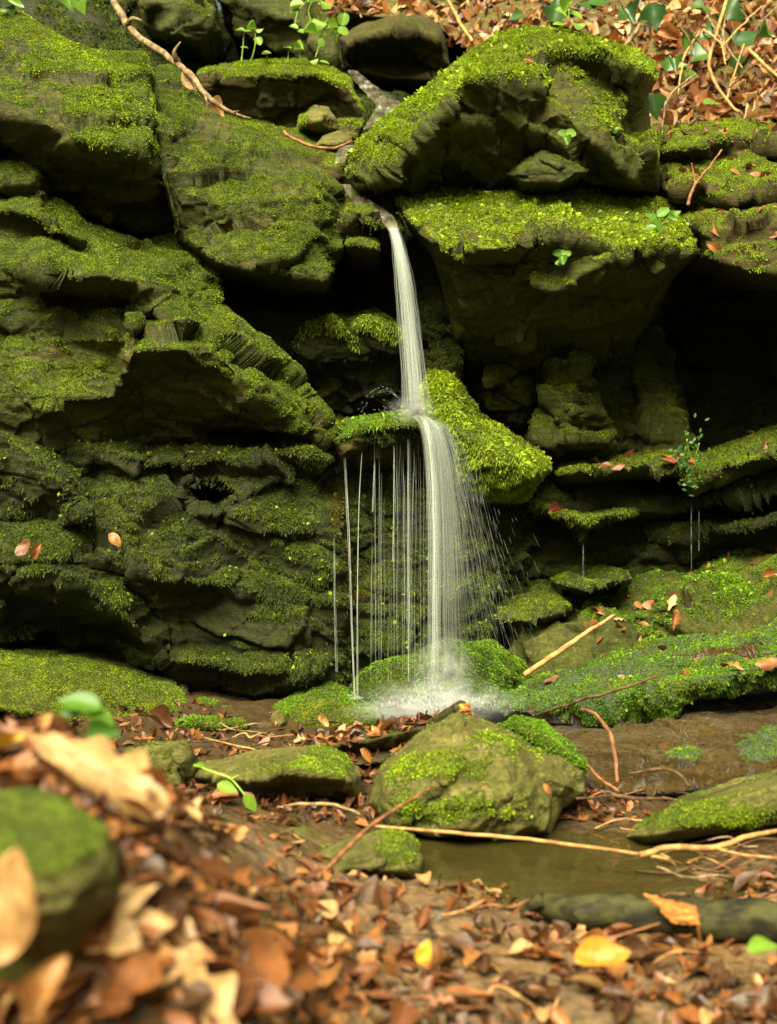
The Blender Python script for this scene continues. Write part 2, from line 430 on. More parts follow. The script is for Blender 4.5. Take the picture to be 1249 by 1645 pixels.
# ------------------------------------------------------------------ rock and moss materials
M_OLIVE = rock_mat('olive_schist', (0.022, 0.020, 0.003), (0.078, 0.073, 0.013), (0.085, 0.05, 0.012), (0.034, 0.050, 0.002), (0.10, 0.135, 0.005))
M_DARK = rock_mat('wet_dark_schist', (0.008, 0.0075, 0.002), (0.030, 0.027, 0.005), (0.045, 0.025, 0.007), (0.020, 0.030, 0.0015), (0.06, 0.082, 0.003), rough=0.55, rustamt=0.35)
M_TILT = rock_mat('tilted_schist', (0.020, 0.018, 0.003), (0.062, 0.057, 0.010), (0.05, 0.032, 0.008), (0.06, 0.075, 0.004), (0.17, 0.20, 0.010), tilt=-0.6)
M_PALE = rock_mat('pale_boulder_stone', (0.062, 0.054, 0.011), (0.15, 0.132, 0.034), (0.14, 0.09, 0.03), (0.06, 0.08, 0.004), (0.13, 0.17, 0.008), rough=0.7, filmamt=0.35)
M_WET = rock_mat('wet_brown_slab_stone', (0.050, 0.027, 0.006), (0.13, 0.080, 0.022), (0.14, 0.06, 0.012), (0.04, 0.07, 0.004), (0.08, 0.14, 0.006), rough=0.10, filmamt=0.12, spec=0.9, bump=0.035)
M_SOIL = rock_mat('crumbly_soil', (0.022, 0.014, 0.006), (0.07, 0.045, 0.02), (0.09, 0.045, 0.012), (0.05, 0.06, 0.004), (0.13, 0.16, 0.008), rough=0.95)
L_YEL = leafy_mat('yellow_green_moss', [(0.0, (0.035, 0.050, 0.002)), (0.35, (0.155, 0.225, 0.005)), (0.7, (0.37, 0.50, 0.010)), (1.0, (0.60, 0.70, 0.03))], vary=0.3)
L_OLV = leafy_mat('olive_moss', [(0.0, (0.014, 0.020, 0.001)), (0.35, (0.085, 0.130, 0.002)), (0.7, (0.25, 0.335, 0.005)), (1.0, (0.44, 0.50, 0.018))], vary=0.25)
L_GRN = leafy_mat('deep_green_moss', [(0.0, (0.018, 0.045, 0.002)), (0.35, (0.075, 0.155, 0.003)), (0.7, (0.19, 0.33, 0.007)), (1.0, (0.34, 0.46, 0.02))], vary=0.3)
L_DRK = leafy_mat('shaded_hanging_moss', [(0.0, (0.006, 0.009, 0.0008)), (0.35, (0.026, 0.040, 0.001)), (0.7, (0.095, 0.134, 0.003)), (1.0, (0.25, 0.28, 0.012))], vary=0.25)  # hanging moss; its ramp is darkened to deepen the lower wall's shade

# ------------------------------------------------------------------ the cliff behind everything
g = relief([(-700, -60, 4.3), (100, -60, 4.5), (420, 40, 4.9), (560, 75, 4.95), (740, 75, 4.95), (1020, 110, 4.2), (1500, 120, 4.1), (2000, 60, 4.1), (2000, 1200, 3.7), (1200, 1150, 3.6), (700, 1190, 3.5), (-700, 1190, 3.6)],
           [[(-700, 300, 3.9), (100, 300, 3.8), (300, 260, 4.0), (450, 240, 4.2), (560, 300, 3.9), (640, 380, 3.75), (760, 420, 3.9), (1100, 420, 4.0), (1300, 430, 4.2), (2000, 430, 4.0)],
            [(-700, 700, 3.6), (200, 700, 3.6), (500, 500, 3.62), (600, 620, 3.6), (720, 640, 3.6), (1000, 620, 3.85), (1300, 600, 4.2), (2000, 600, 3.9)],
            [(-700, 950, 3.5), (300, 950, 3.5), (700, 900, 3.45), (1000, 900, 3.55), (2000, 900, 3.6)]],
           step=7, amp=(0.05, 0.02, 0.004), strat=(0.03, 0.1, 5), thick=0.3, mb=0.05, warp=20, seed=5)
cliff = link('cliff', mesh_np('cliff', g['V'], g['F'], M_DARK, {'moss': g['moss']}), kind='structure')  # darker rock and moss colours stand in for the shaded recess up top
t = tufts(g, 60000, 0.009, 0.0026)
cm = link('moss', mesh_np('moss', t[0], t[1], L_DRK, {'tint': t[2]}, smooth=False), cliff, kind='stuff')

# ------------------------------------------------------------------ rocks at the top left
rock('boulder', 'dark boulder with a yellow mossy top at upper left, a black hollow under it', 'boulder',
     [(-200, 30, 3.5), (-60, 15, 3.45), (30, 22, 3.4), (75, 45, 3.35), (110, 68, 3.3), (175, 85, 3.28), (235, 88, 3.25), (243, 110, 3.22), (245, 165, 3.12), (248, 230, 3.08), (263, 290, 3.14), (279, 345, 3.22), (287, 378, 3.27), (200, 392, 3.3), (100, 380, 3.3), (0, 340, 3.3), (-200, 340, 3.3)],
     [[(-200, 190, 2.95), (0, 175, 2.96), (60, 195, 2.92), (130, 226, 2.88), (180, 240, 2.88), (225, 246, 2.94), (248, 230, 3.08)],
      [(-200, 95, 3.18), (0, 78, 3.15), (60, 85, 3.12), (150, 128, 3.04), (245, 165, 3.12)],
      [(-200, 262, 3.14), (20, 255, 3.14), (80, 282, 3.15), (160, 290, 3.13), (240, 320, 3.16)]],
     M_OLIVE, L_YEL, dens=130000, L=0.009, spread=0.7, droop=0.5, mb=0.16, mu=0.75, mn=0.75, blobs=[(180, 220, 90, 40, 0.6), (60, 70, 110, 25, 0.35), (60, 240, 90, 50, -0.6), (30, 160, 50, 40, -0.3)])
rock('boulder', 'broad grey green block left of the spout, its flat face thinly mossed', 'boulder',
     [(246, 150, 3.2), (252, 108, 3.3), (285, 105, 3.35), (325, 165, 3.32), (375, 195, 3.32), (420, 215, 3.3), (470, 245, 3.28), (525, 275, 3.27), (553, 305, 3.25), (562, 350, 3.24), (556, 395, 3.22), (540, 430, 3.2), (532, 470, 3.38), (515, 494, 3.48), (430, 492, 3.5), (365, 466, 3.45), (325, 425, 3.25), (288, 384, 3.1), (266, 295, 3.05), (250, 225, 3.07)],
     [[(288, 384, 3.1), (345, 420, 3.0), (430, 440, 2.99), (525, 452, 3.04), (540, 430, 3.2)],
      [(250, 225, 3.07), (320, 205, 3.16), (420, 262, 3.13), (500, 312, 3.12), (553, 305, 3.25)],
      [(266, 295, 3.05), (400, 350, 3.04), (510, 380, 3.06)]],
     M_OLIVE, L_OLV, dens=110000, L=0.006, mb=0.22, mu=0.55, mn=0.75, warp=3, fac=((4.5, 0.14), (12, 0.16)), blobs=[(450, 265, 60, 25, -0.5), (330, 200, 40, 25, -0.4), (500, 380, 70, 50, 0.35), (440, 470, 120, 22, -0.8)], strat=(0.006, 0.25, 8))
rock('rock_edge', 'thin upright seam of bright moss standing between the two big boulders at upper left', 'rock',
     [(242, 150, 3.1), (247, 150, 3.08), (254, 225, 3.02), (269, 290, 3.0), (290, 370, 3.04), (284, 376, 3.1), (263, 300, 3.08), (247, 230, 3.1)], [],
     M_OLIVE, L_YEL, dens=130000, L=0.006, mb=0.45, mu=0.2, lump=0.25, step=2, R=6, r=0.03, amp=(0.003, 0.002, 0.002), fac=(), thick=0.15, strat=(0.0, 0, 5))

rock('boulder', 'huge stepped boulder on the left side, moss down its right shoulder, belly in shade', 'boulder',
     [(-200, 262, 3.15), (0, 264, 3.1), (55, 266, 3.1), (78, 285, 3.12), (85, 318, 3.12), (110, 332, 3.1), (140, 360, 3.1), (205, 382, 3.12), (228, 392, 3.14), (262, 382, 3.2), (290, 378, 3.2), (320, 408, 3.15), (358, 430, 3.1), (345, 465, 3.12), (352, 490, 3.1), (400, 523, 3.08), (440, 563, 3.06), (478, 598, 3.05), (500, 640, 3.04), (524, 675, 3.03), (532, 708, 3.05), (480, 714, 3.12), (430, 704, 3.15), (385, 724, 3.2), (330, 728, 3.18), (250, 728, 3.12), (150, 728, 3.02), (60, 730, 2.97), (-200, 730, 2.97)],
     [[(-200, 290, 3.0), (0, 292, 3.0), (60, 290, 3.0)], [(-200, 312, 3.04), (0, 318, 3.04), (70, 318, 3.04)],
      [(-200, 335, 2.96), (0, 338, 2.96), (60, 348, 2.94), (110, 376, 2.96), (150, 386, 3.0)],
      [(-200, 360, 3.0), (0, 362, 3.0), (60, 372, 3.0), (140, 400, 3.02)],
      [(-200, 440, 2.93), (0, 430, 2.92), (55, 434, 2.87), (120, 443, 2.81), (180, 447, 2.81), (222, 452, 2.83), (252, 490, 2.86), (292, 535, 2.84), (305, 548, 2.84)],
      [(-200, 470, 2.94), (60, 462, 2.94), (120, 485, 3.0), (200, 496, 3.0), (238, 510, 2.95)],
      [(-200, 540, 2.96), (0, 540, 2.96), (100, 550, 2.96), (180, 575, 2.95)],
      [(-200, 640, 2.88), (0, 635, 2.88), (100, 645, 2.90), (180, 640, 2.93), (300, 695, 3.06)],
      [(200, 548, 2.87), (215, 512, 2.85), (252, 490, 2.86)],
      [(212, 562, 2.81), (300, 564, 2.79), (350, 582, 2.83), (395, 640, 2.9), (425, 682, 3.0)],
      [(255, 622, 2.94), (335, 676, 3.02), (400, 700, 3.1)],
      [(352, 490, 3.1), (362, 540, 2.9), (350, 582, 2.83)], [(362, 540, 2.9), (430, 640, 2.9), (480, 690, 2.98)]],
     M_OLIVE, L_OLV, dens=120000, mb=0.12, mu=0.85, mn=0.7, warp=3, strat=(0.008, 0.0, 7),
     blobs=[(130, 415, 110, 25, 0.5), (310, 430, 50, 60, 0.9), (370, 520, 50, 60, 0.8), (440, 610, 60, 80, 0.9), (90, 620, 120, 60, 0.15), (150, 480, 90, 25, -0.8), (310, 640, 70, 60, -0.8), (480, 690, 40, 50, 0.4), (90, 540, 60, 30, -0.25)])
rock('rock_outcrop', 'low wet layered rock left of the falling water, hung with small dark leaves', 'rock',
     [(-200, 700, 3.1), (0, 690, 3.05), (30, 692, 3.03), (170, 706, 3.1), (330, 716, 3.12), (400, 720, 3.12), (500, 704, 3.12), (532, 700, 3.12), (540, 740, 3.1), (556, 790, 3.1), (566, 900, 3.12), (566, 1040, 3.12), (560, 1110, 3.12), (450, 1135, 3.15), (350, 1130, 3.18), (270, 1125, 3.2), (150, 1090, 3.25), (0, 1070, 3.3), (-200, 1070, 3.3)],
     [[(150, 720, 2.98), (250, 735, 2.95), (380, 740, 2.95), (500, 722, 2.98), (532, 735, 3.0)],
      [(150, 760, 3.03), (250, 770, 3.0), (380, 765, 3.0), (500, 760, 3.03)],
      [(-200, 690, 2.9), (0, 700, 2.9), (50, 722, 2.87), (100, 785, 2.83), (140, 830, 2.83)], [(75, 722, 3.0), (128, 770, 2.99), (160, 828, 2.97)],
      [(-200, 835, 2.95), (0, 838, 2.95), (90, 842, 2.95), (150, 845, 2.95), (210, 860, 2.96)],
      [(-200, 885, 2.83), (0, 888, 2.83), (60, 896, 2.83), (150, 893, 2.85), (215, 915, 2.87), (290, 932, 2.9)],
      [(-200, 945, 2.85), (0, 940, 2.85), (140, 945, 2.86), (190, 990, 2.87), (212, 1012, 2.89)],
      [(-200, 1020, 2.95), (0, 1018, 2.95), (100, 1014, 3.12), (200, 1024, 3.15)],
      [(350, 870, 2.98), (450, 880, 2.98), (540, 880, 3.0)], [(290, 965, 2.99), (430, 965, 3.01), (550, 980, 3.01)],
      [(260, 1050, 3.0), (330, 1040, 3.03), (450, 1050, 3.0), (550, 1050, 3.02)],
      [(290, 1062, 2.96), (400, 1078, 2.94), (500, 1084, 2.95)], [(290, 1100, 3.06), (400, 1110, 3.05), (500, 1110, 3.04)],
      [(300, 785, 2.96), (335, 774, 2.95), (377, 790, 2.96), (347, 817, 2.95), (312, 813, 2.95), (300, 785, 2.96)], [(328, 797, 3.3), (348, 797, 3.3)]],
     M_DARK, L_DRK, dens=130000, L=0.010, wid=0.0026, droop=0.7, big=(3500, 0.011, 0.0036, L_OLV), mb=0.22, mu=0.6, mn=0.85, strat=(0.005, -0.25, 10), warp=9,
     blobs=[(120, 850, 150, 25, 0.6), (170, 960, 60, 40, 0.3), (500, 850, 60, 140, 0.45), (420, 1075, 130, 20, 0.3), (340, 1000, 80, 40, -0.5), (100, 760, 120, 50, 0.2), (335, 795, 40, 22, -0.8)])

# ------------------------------------------------------------------ behind and under the water
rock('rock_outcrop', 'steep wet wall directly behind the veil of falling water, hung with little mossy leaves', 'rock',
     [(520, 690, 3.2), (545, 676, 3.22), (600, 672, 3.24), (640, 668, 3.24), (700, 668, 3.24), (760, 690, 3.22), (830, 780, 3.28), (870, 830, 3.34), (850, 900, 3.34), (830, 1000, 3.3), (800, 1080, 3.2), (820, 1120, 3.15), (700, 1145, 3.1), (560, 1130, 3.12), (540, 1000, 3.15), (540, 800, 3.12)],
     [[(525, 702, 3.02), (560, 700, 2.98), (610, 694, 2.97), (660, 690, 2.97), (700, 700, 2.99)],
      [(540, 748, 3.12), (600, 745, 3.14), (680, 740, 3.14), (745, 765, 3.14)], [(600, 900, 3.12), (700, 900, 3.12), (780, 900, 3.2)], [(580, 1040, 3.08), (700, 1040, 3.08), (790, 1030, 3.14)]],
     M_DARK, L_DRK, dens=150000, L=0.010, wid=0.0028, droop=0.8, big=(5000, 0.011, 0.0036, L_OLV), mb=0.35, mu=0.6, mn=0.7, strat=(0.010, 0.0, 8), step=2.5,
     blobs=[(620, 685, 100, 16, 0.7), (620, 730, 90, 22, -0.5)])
rock('mossy_ledge', 'ragged shelf of dripping moss that the thin jet strikes halfway down', 'moss ledge',
     [(516, 694, 3.08), (535, 684, 3.12), (560, 674, 3.14), (600, 668, 3.15), (620, 664, 3.15), (660, 660, 3.15), (705, 666, 3.14), (728, 690, 3.1), (738, 716, 3.06), (706, 722, 3.04), (684, 706, 3.05), (650, 712, 3.04), (622, 706, 3.05), (604, 738, 3.06), (592, 716, 3.05), (578, 762, 3.07), (566, 732, 3.05), (552, 782, 3.08), (543, 742, 3.06), (530, 730, 3.06)],
     [[(530, 704, 2.99), (590, 692, 2.95), (650, 682, 2.93), (700, 684, 2.96)], [(550, 730, 2.99), (590, 718, 2.98)]],
     M_SOIL, L_GRN, dens=150000, L=0.010, droop=0.7, mb=0.35, mu=0.5, mn=0.8, step=2, R=10, r=0.04, strat=(0, 0, 5), fac=(), amp=(0.012, 0.010, 0.005), thick=0.15, blobs=[(575, 715, 45, 14, -0.5)], big=(5000, 0.012, 0.0035))
rock('rock_wall', 'dim wet rock deep between the two big left hand boulders and the shelf', 'rock',
     [(330, 470, 3.5), (430, 478, 3.5), (540, 470, 3.5), (560, 560, 3.45), (560, 690, 3.4), (510, 700, 3.38), (470, 610, 3.36), (400, 540, 3.38)], [[(400, 510, 3.34), (500, 520, 3.32)], [(480, 580, 3.28), (540, 600, 3.3)]],
     M_OLIVE, L_DRK, dens=110000, L=0.010, droop=0.6, mb=0.0, mu=0.8, mn=0.8, strat=(0.012, 0.3, 9))
rock('mossy_rock', 'rounded hump of bright yellow green moss immediately right of the falling water', 'mossy rock',
     [(690, 600, 3.25), (715, 596, 3.25), (738, 623, 3.25), (772, 668, 3.2), (820, 700, 3.18), (864, 722, 3.18), (880, 747, 3.15), (858, 775, 3.12), (842, 800, 3.15), (780, 802, 3.16), (735, 792, 3.12), (715, 745, 3.06), (690, 690, 3.1), (680, 640, 3.18)],
     [[(718, 640, 3.1), (740, 690, 3.02), (790, 730, 3.0), (835, 752, 3.03)], [(740, 770, 3.05), (800, 778, 3.06)]],
     M_OLIVE, L_YEL, dens=170000, L=0.013, wid=0.0026, droop=0.7, big=(7000, 0.014, 0.0034), mb=0.75, mu=0.5, mn=0.5, step=2.5, strat=(0, 0, 5), fac=(), amp=(0.012, 0.012, 0.006), lump=1.4)
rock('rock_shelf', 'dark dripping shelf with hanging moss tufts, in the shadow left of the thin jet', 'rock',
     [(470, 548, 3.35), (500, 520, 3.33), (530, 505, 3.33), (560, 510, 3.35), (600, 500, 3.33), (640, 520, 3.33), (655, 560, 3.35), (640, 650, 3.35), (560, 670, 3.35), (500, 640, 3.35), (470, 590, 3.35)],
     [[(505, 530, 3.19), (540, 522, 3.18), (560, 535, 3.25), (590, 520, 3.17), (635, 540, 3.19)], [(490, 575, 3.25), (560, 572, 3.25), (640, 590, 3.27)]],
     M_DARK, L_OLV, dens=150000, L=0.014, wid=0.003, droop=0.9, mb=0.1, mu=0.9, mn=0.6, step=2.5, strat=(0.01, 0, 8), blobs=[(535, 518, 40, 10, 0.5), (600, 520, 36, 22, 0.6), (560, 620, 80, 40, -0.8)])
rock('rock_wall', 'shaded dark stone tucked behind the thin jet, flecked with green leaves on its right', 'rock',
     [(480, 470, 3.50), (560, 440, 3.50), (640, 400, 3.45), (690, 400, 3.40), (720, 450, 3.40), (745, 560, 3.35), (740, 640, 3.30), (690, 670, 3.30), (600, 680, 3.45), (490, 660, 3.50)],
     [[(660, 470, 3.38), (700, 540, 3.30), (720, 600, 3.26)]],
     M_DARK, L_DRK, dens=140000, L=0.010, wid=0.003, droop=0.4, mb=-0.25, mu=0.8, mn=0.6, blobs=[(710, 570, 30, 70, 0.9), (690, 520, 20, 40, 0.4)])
rock('ledge', 'brown crumbly ledge with a drooping tuft, under the wet lip left of the jet', 'ledge',
     [(545, 330, 3.3), (562, 305, 3.35), (600, 320, 3.35), (640, 350, 3.3), (650, 372, 3.2), (632, 372, 3.14), (612, 366, 3.1), (612, 404, 3.12), (590, 412, 3.12), (560, 408, 3.15), (548, 380, 3.2)],
     [[(560, 350, 3.15), (600, 352, 3.08), (630, 366, 3.06)], [(560, 376, 3.22), (605, 376, 3.2)], [(565, 392, 3.08), (600, 396, 3.05)]],
     M_SOIL, L_OLV, dens=160000, L=0.009, droop=0.6, mb=0.15, mu=0.6, mn=0.6, step=2.5, R=12, r=0.04, strat=(0.004, 0, 8), thick=0.4)

# ------------------------------------------------------------------ rocks at the right of the fall
rock('boulder', 'roof shaped boulder, yellow moss on its left slope over the spout', 'boulder',
     [(556, 285, 3.2), (572, 248, 3.25), (600, 208, 3.3), (650, 168, 3.38), (700, 130, 3.45), (760, 80, 3.5), (800, 57, 3.52), (850, 45, 3.55), (905, 50, 3.55), (960, 62, 3.55), (1020, 85, 3.55), (1052, 100, 3.5), (1057, 130, 3.45), (1040, 155, 3.4), (1048, 215, 3.38), (1066, 280, 3.4), (1060, 310, 3.42), (1010, 312, 3.45), (930, 292, 3.32), (870, 300, 3.34), (740, 298, 3.32), (640, 305, 3.26), (600, 314, 3.3), (570, 304, 3.22)],
     [[(570, 304, 3.22), (622, 288, 3.13), (660, 235, 3.1), (705, 185, 3.07), (755, 122, 3.05), (800, 125, 3.07), (850, 138, 3.1), (880, 152, 3.16)],
      [(700, 262, 3.22), (780, 200, 3.13), (860, 205, 3.15), (830, 262, 3.24)],
      [(868, 84, 3.28), (900, 80, 3.2), (960, 85, 3.16), (1000, 105, 3.15), (1040, 113, 3.2)], [(885, 106, 3.23), (950, 116, 3.21), (1010, 136, 3.2)],
      [(880, 152, 3.16), (905, 178, 3.12), (960, 232, 3.09), (1020, 292, 3.16)], [(930, 160, 3.19), (990, 215, 3.17), (1040, 250, 3.22)], [(880, 215, 3.18), (930, 262, 3.18)]],
     M_TILT, L_YEL, dens=170000, L=0.010, spread=0.7, droop=0.45, big=(2500, 0.016, 0.005), mb=0.0, mu=0.95, mn=0.6, strat=(0.010, -0.7, 7),
     blobs=[(640, 200, 60, 70, 0.5), (720, 125, 70, 45, 0.5), (800, 90, 60, 35, 0.5), (940, 75, 80, 18, 0.6), (960, 220, 70, 60, -0.15), (770, 200, 120, 50, -1.0), (640, 300, 60, 20, -0.6)])
rock('wedge_stone', 'small bare grey wedge of stone lodged under the roof shaped boulder', 'stone',
     [(812, 280, 3.24), (840, 258, 3.22), (870, 237, 3.22), (905, 250, 3.2), (945, 276, 3.15), (900, 296, 3.1), (840, 294, 3.12)],
     [[(830, 282, 3.12), (872, 252, 3.1), (930, 276, 3.08)]], M_OLIVE, L_OLV, dens=40000, mb=-0.35, mu=0.7, step=2, R=4, r=0.012, smooth=0, warp=2, fac=((16, 0.08),), amp=(0.003, 0.002, 0.002), strat=(0.002, -0.5, 9), thick=0.2)
rock('rock_slab', 'wide overhanging slab right of the spout, flat top covered with bright leafy moss', 'rock slab',
     [(632, 312, 3.25), (660, 288, 3.35), (700, 280, 3.42), (770, 280, 3.45), (840, 286, 3.45), (925, 278, 3.45), (1000, 305, 3.45), (1082, 325, 3.38), (1105, 365, 3.25), (1124, 408, 3.2), (1085, 445, 3.28), (1060, 490, 3.3), (1010, 570, 3.44), (940, 600, 3.48), (870, 650, 3.52), (800, 640, 3.5), (750, 600, 3.44), (728, 540, 3.36), (712, 470, 3.26), (700, 430, 3.2), (685, 395, 3.15), (650, 352, 3.13)],
     [[(650, 352, 3.13), (690, 385, 2.96), (720, 402, 2.88), (815, 400, 2.86), (858, 376, 2.91), (900, 372, 2.92), (1000, 402, 2.91), (1060, 398, 2.98), (1124, 408, 3.2)],
      [(700, 415, 3.1), (760, 425, 3.04), (830, 428, 3.02), (880, 430, 2.99)],
      [(735, 448, 3.04), (830, 452, 2.98), (895, 464, 2.95), (1010, 440, 2.97), (1060, 430, 3.05)],
      [(760, 520, 3.15), (850, 530, 3.13), (930, 520, 3.15), (1010, 490, 3.17)]],
     M_TILT, L_YEL, dens=120000, L=0.008, wid=0.0026, big=(9000, 0.011, 0.0045), mb=-0.05, mu=1.05, mn=0.55, strat=(0.008, 0.12, 6),
     blobs=[(780, 345, 90, 30, -0.25), (740, 320, 80, 30, 0.3), (930, 330, 90, 30, 0.4), (780, 500, 130, 60, -0.6)])
rock('boulder', 'rounded olive boulder in the shade under the overhanging slab', 'boulder',
     [(730, 560, 3.5), (790, 545, 3.55), (860, 570, 3.5), (880, 610, 3.45), (872, 670, 3.42), (840, 696, 3.42), (790, 680, 3.42), (750, 630, 3.45)], [[(770, 600, 3.36), (820, 610, 3.32), (850, 650, 3.32)]],
     M_OLIVE, L_OLV, dens=60000, mb=-0.1, mu=0.6, R=30, r=0.08, strat=(0.004, 0.1, 7))
rock('block', 'upright tapering block of layered rock standing on the right hand ledges', 'rock block',
     [(868, 596, 3.36), (880, 578, 3.36), (940, 571, 3.36), (957, 625, 3.35), (987, 690, 3.35), (990, 724, 3.36), (950, 752, 3.38), (880, 746, 3.38), (842, 718, 3.38), (850, 690, 3.36), (868, 650, 3.34)],
     [[(868, 650, 3.34), (880, 640, 3.24), (920, 630, 3.21), (960, 642, 3.26)], [(878, 588, 3.31), (938, 582, 3.30)], [(855, 702, 3.22), (920, 704, 3.19), (982, 706, 3.22)]],
     M_OLIVE, L_OLV, dens=90000, mb=0.05, mu=0.8, mn=0.6, R=10, r=0.03, step=2.5, strat=(0.012, 0.05, 12))
rock('rock_outcrop', 'thinly layered dark rock face between the tapering block and the black hollow', 'rock',
     [(935, 560, 3.66), (1000, 540, 3.68), (1062, 530, 3.7), (1085, 600, 3.68), (1112, 690, 3.6), (1135, 745, 3.5), (1060, 760, 3.5), (960, 760, 3.5)],
     [[(980, 640, 3.55), (1060, 630, 3.55)], [(980, 700, 3.46), (1090, 700, 3.46)]], M_OLIVE, L_OLV, dens=60000, mb=-0.15, mu=0.9, strat=(0.022, 0.02, 13), R=10, r=0.03, step=2.5)
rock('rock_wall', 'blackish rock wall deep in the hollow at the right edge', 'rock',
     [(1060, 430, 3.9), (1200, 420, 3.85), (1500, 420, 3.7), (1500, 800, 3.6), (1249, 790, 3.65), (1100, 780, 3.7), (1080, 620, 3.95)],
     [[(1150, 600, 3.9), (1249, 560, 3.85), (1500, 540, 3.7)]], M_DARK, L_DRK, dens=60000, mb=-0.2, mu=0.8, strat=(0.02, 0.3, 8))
rock('mossy_ledge', 'stepped mossy bank with brown leaves at the right edge, over the black hollow', 'mossy bank',
     [(1045, 225, 3.55), (1075, 205, 3.6), (1110, 198, 3.65), (1180, 192, 3.7), (1249, 200, 3.72), (1500, 190, 3.75), (1500, 465, 3.35), (1249, 460, 3.3), (1190, 448, 3.3), (1120, 414, 3.28), (1090, 340, 3.38), (1065, 305, 3.42), (1050, 260, 3.48)],
     [[(1060, 240, 3.42), (1120, 238, 3.36), (1180, 216, 3.44), (1249, 226, 3.4), (1500, 220, 3.4)], [(1075, 262, 3.45), (1150, 262, 3.44), (1249, 256, 3.46)],
      [(1085, 300, 3.3), (1120, 300, 3.27), (1180, 322, 3.24), (1249, 302, 3.28), (1500, 300, 3.28)], [(1120, 340, 3.32), (1190, 342, 3.32), (1249, 325, 3.34)],
      [(1130, 378, 3.12), (1190, 358, 3.12), (1249, 348, 3.1), (1500, 340, 3.1)], [(1140, 414, 3.1), (1200, 438, 3.06), (1249, 440, 3.06), (1500, 440, 3.06)]],
     M_SOIL, L_YEL, dens=120000, L=0.009, spread=0.7, droop=0.5, keep='steps', mb=-0.12, mu=0.95, mn=0.7, strat=(0.012, 0.0, 6))
rock('ledge', 'thin shelf with rusty leaves and a green leafy tuft, below the tapering block', 'ledge',
     [(872, 762, 3.4), (900, 742, 3.42), (1000, 733, 3.44), (1090, 722, 3.44), (1130, 730, 3.42), (1180, 712, 3.46), (1249, 684, 3.5), (1500, 590, 3.55), (1500, 720, 3.3), (1249, 752, 3.25), (1160, 785, 3.2), (1110, 800, 3.2), (1085, 768, 3.24), (960, 776, 3.24), (900, 782, 3.3)],
     [[(905, 762, 3.16), (960, 755, 3.12), (1080, 745, 3.11), (1112, 766, 3.1), (1160, 752, 3.1), (1249, 728, 3.08), (1500, 680, 3.1)]],
     M_OLIVE, L_OLV, dens=120000, L=0.009, keep='shelf', mb=0.0, mu=0.9, mn=0.8, R=10, r=0.05, step=2.5, strat=(0.01, 0.05, 12), blobs=[(1150, 740, 90, 40, 0.4), (1000, 750, 80, 14, -0.2)])
rock('rock_outcrop', 'dark dripping layers under the thin shelf at right', 'rock',
     [(770, 812, 3.5), (880, 762, 3.46), (1110, 772, 3.42), (1249, 735, 3.42), (1500, 690, 3.45), (1500, 910, 3.4), (1249, 915, 3.36), (1120, 935, 3.36), (1010, 955, 3.36), (900, 950, 3.36), (790, 950, 3.4)],
     [[(880, 812, 3.28), (1000, 815, 3.24), (1110, 812, 3.22), (1249, 785, 3.2), (1500, 740, 3.2)], [(860, 838, 3.42), (1000, 842, 3.4), (1249, 815, 3.38)], [(1100, 862, 3.26), (1180, 850, 3.2), (1249, 832, 3.18), (1500, 800, 3.18)], [(900, 890, 3.36), (1100, 892, 3.36), (1249, 866, 3.34)]],
     M_DARK, L_DRK, dens=110000, L=0.010, droop=0.7, mb=0.0, mu=0.9, mn=0.7, strat=(0.022, 0.12, 11))
rock('mossy_ledge', 'small green moss tongue dripping water, under the dark layers right of the fall', 'moss ledge',
     [(872, 826, 3.36), (905, 817, 3.36), (950, 818, 3.36), (1000, 812, 3.36), (1045, 816, 3.34), (1020, 832, 3.28), (984, 836, 3.24), (966, 850, 3.2), (950, 848, 3.2), (938, 876, 3.2), (926, 852, 3.22), (912, 848, 3.22), (900, 834, 3.26)],
     [[(895, 828, 3.17), (940, 832, 3.13), (985, 826, 3.14), (1015, 822, 3.2)]], M_SOIL, L_OLV, dens=170000, L=0.012, droop=0.8, mb=0.45, mu=0.4, mn=0.7, step=2, R=8, r=0.03, strat=(0, 0, 5), fac=(), amp=(0.010, 0.010, 0.006), thick=0.25)
rock('mossy_ledge', 'tiny moss cushion beside the red leaf on the dark layers', 'moss cushion',
     [(842, 812, 3.34), (860, 802, 3.34), (885, 812, 3.34), (893, 824, 3.28), (870, 824, 3.24), (850, 820, 3.26)], [[(862, 812, 3.2), (880, 818, 3.2)]],
     M_SOIL, L_OLV, dens=170000, mb=0.8, mu=0.3, step=2.5, R=7, r=0.03, strat=(0, 0, 5), thick=0.2)

# ------------------------------------------------------------------ right bank
rock('rock_slab', 'grey wet stone step with a dark gap beneath, right of where the spray lands', 'rock slab',
     [(885, 935, 3.3), (915, 910, 3.34), (960, 908, 3.34), (1005, 920, 3.3), (1018, 932, 3.2), (990, 958, 3.16), (940, 972, 3.16), (905, 965, 3.2)],
     [[(900, 938, 3.12), (950, 952, 3.06), (1005, 934, 3.1)], [(915, 960, 3.24), (985, 952, 3.24)]], M_DARK, L_OLV, dens=90000, mb=0.0, mu=0.7, step=2.5, R=9, r=0.03, strat=(0.004, 0.1, 9), thick=0.3)
rock('rock_slab', 'rough mossy step of grey rock between the spray and the long green slabs', 'rock slab',
     [(770, 985, 3.3), (800, 950, 3.36), (860, 930, 3.4), (905, 940, 3.36), (925, 975, 3.3), (915, 995, 3.2), (870, 1012, 3.16), (840, 1030, 3.16), (790, 1030, 3.2)],
     [[(790, 990, 3.12), (850, 1000, 3.06), (910, 980, 3.1)], [(800, 1020, 3.24), (860, 1014, 3.24)]], M_OLIVE, L_OLV, dens=90000, mb=0.1, mu=0.7, step=2.5, R=9, r=0.03, strat=(0.006, 0.1, 9), thick=0.3)
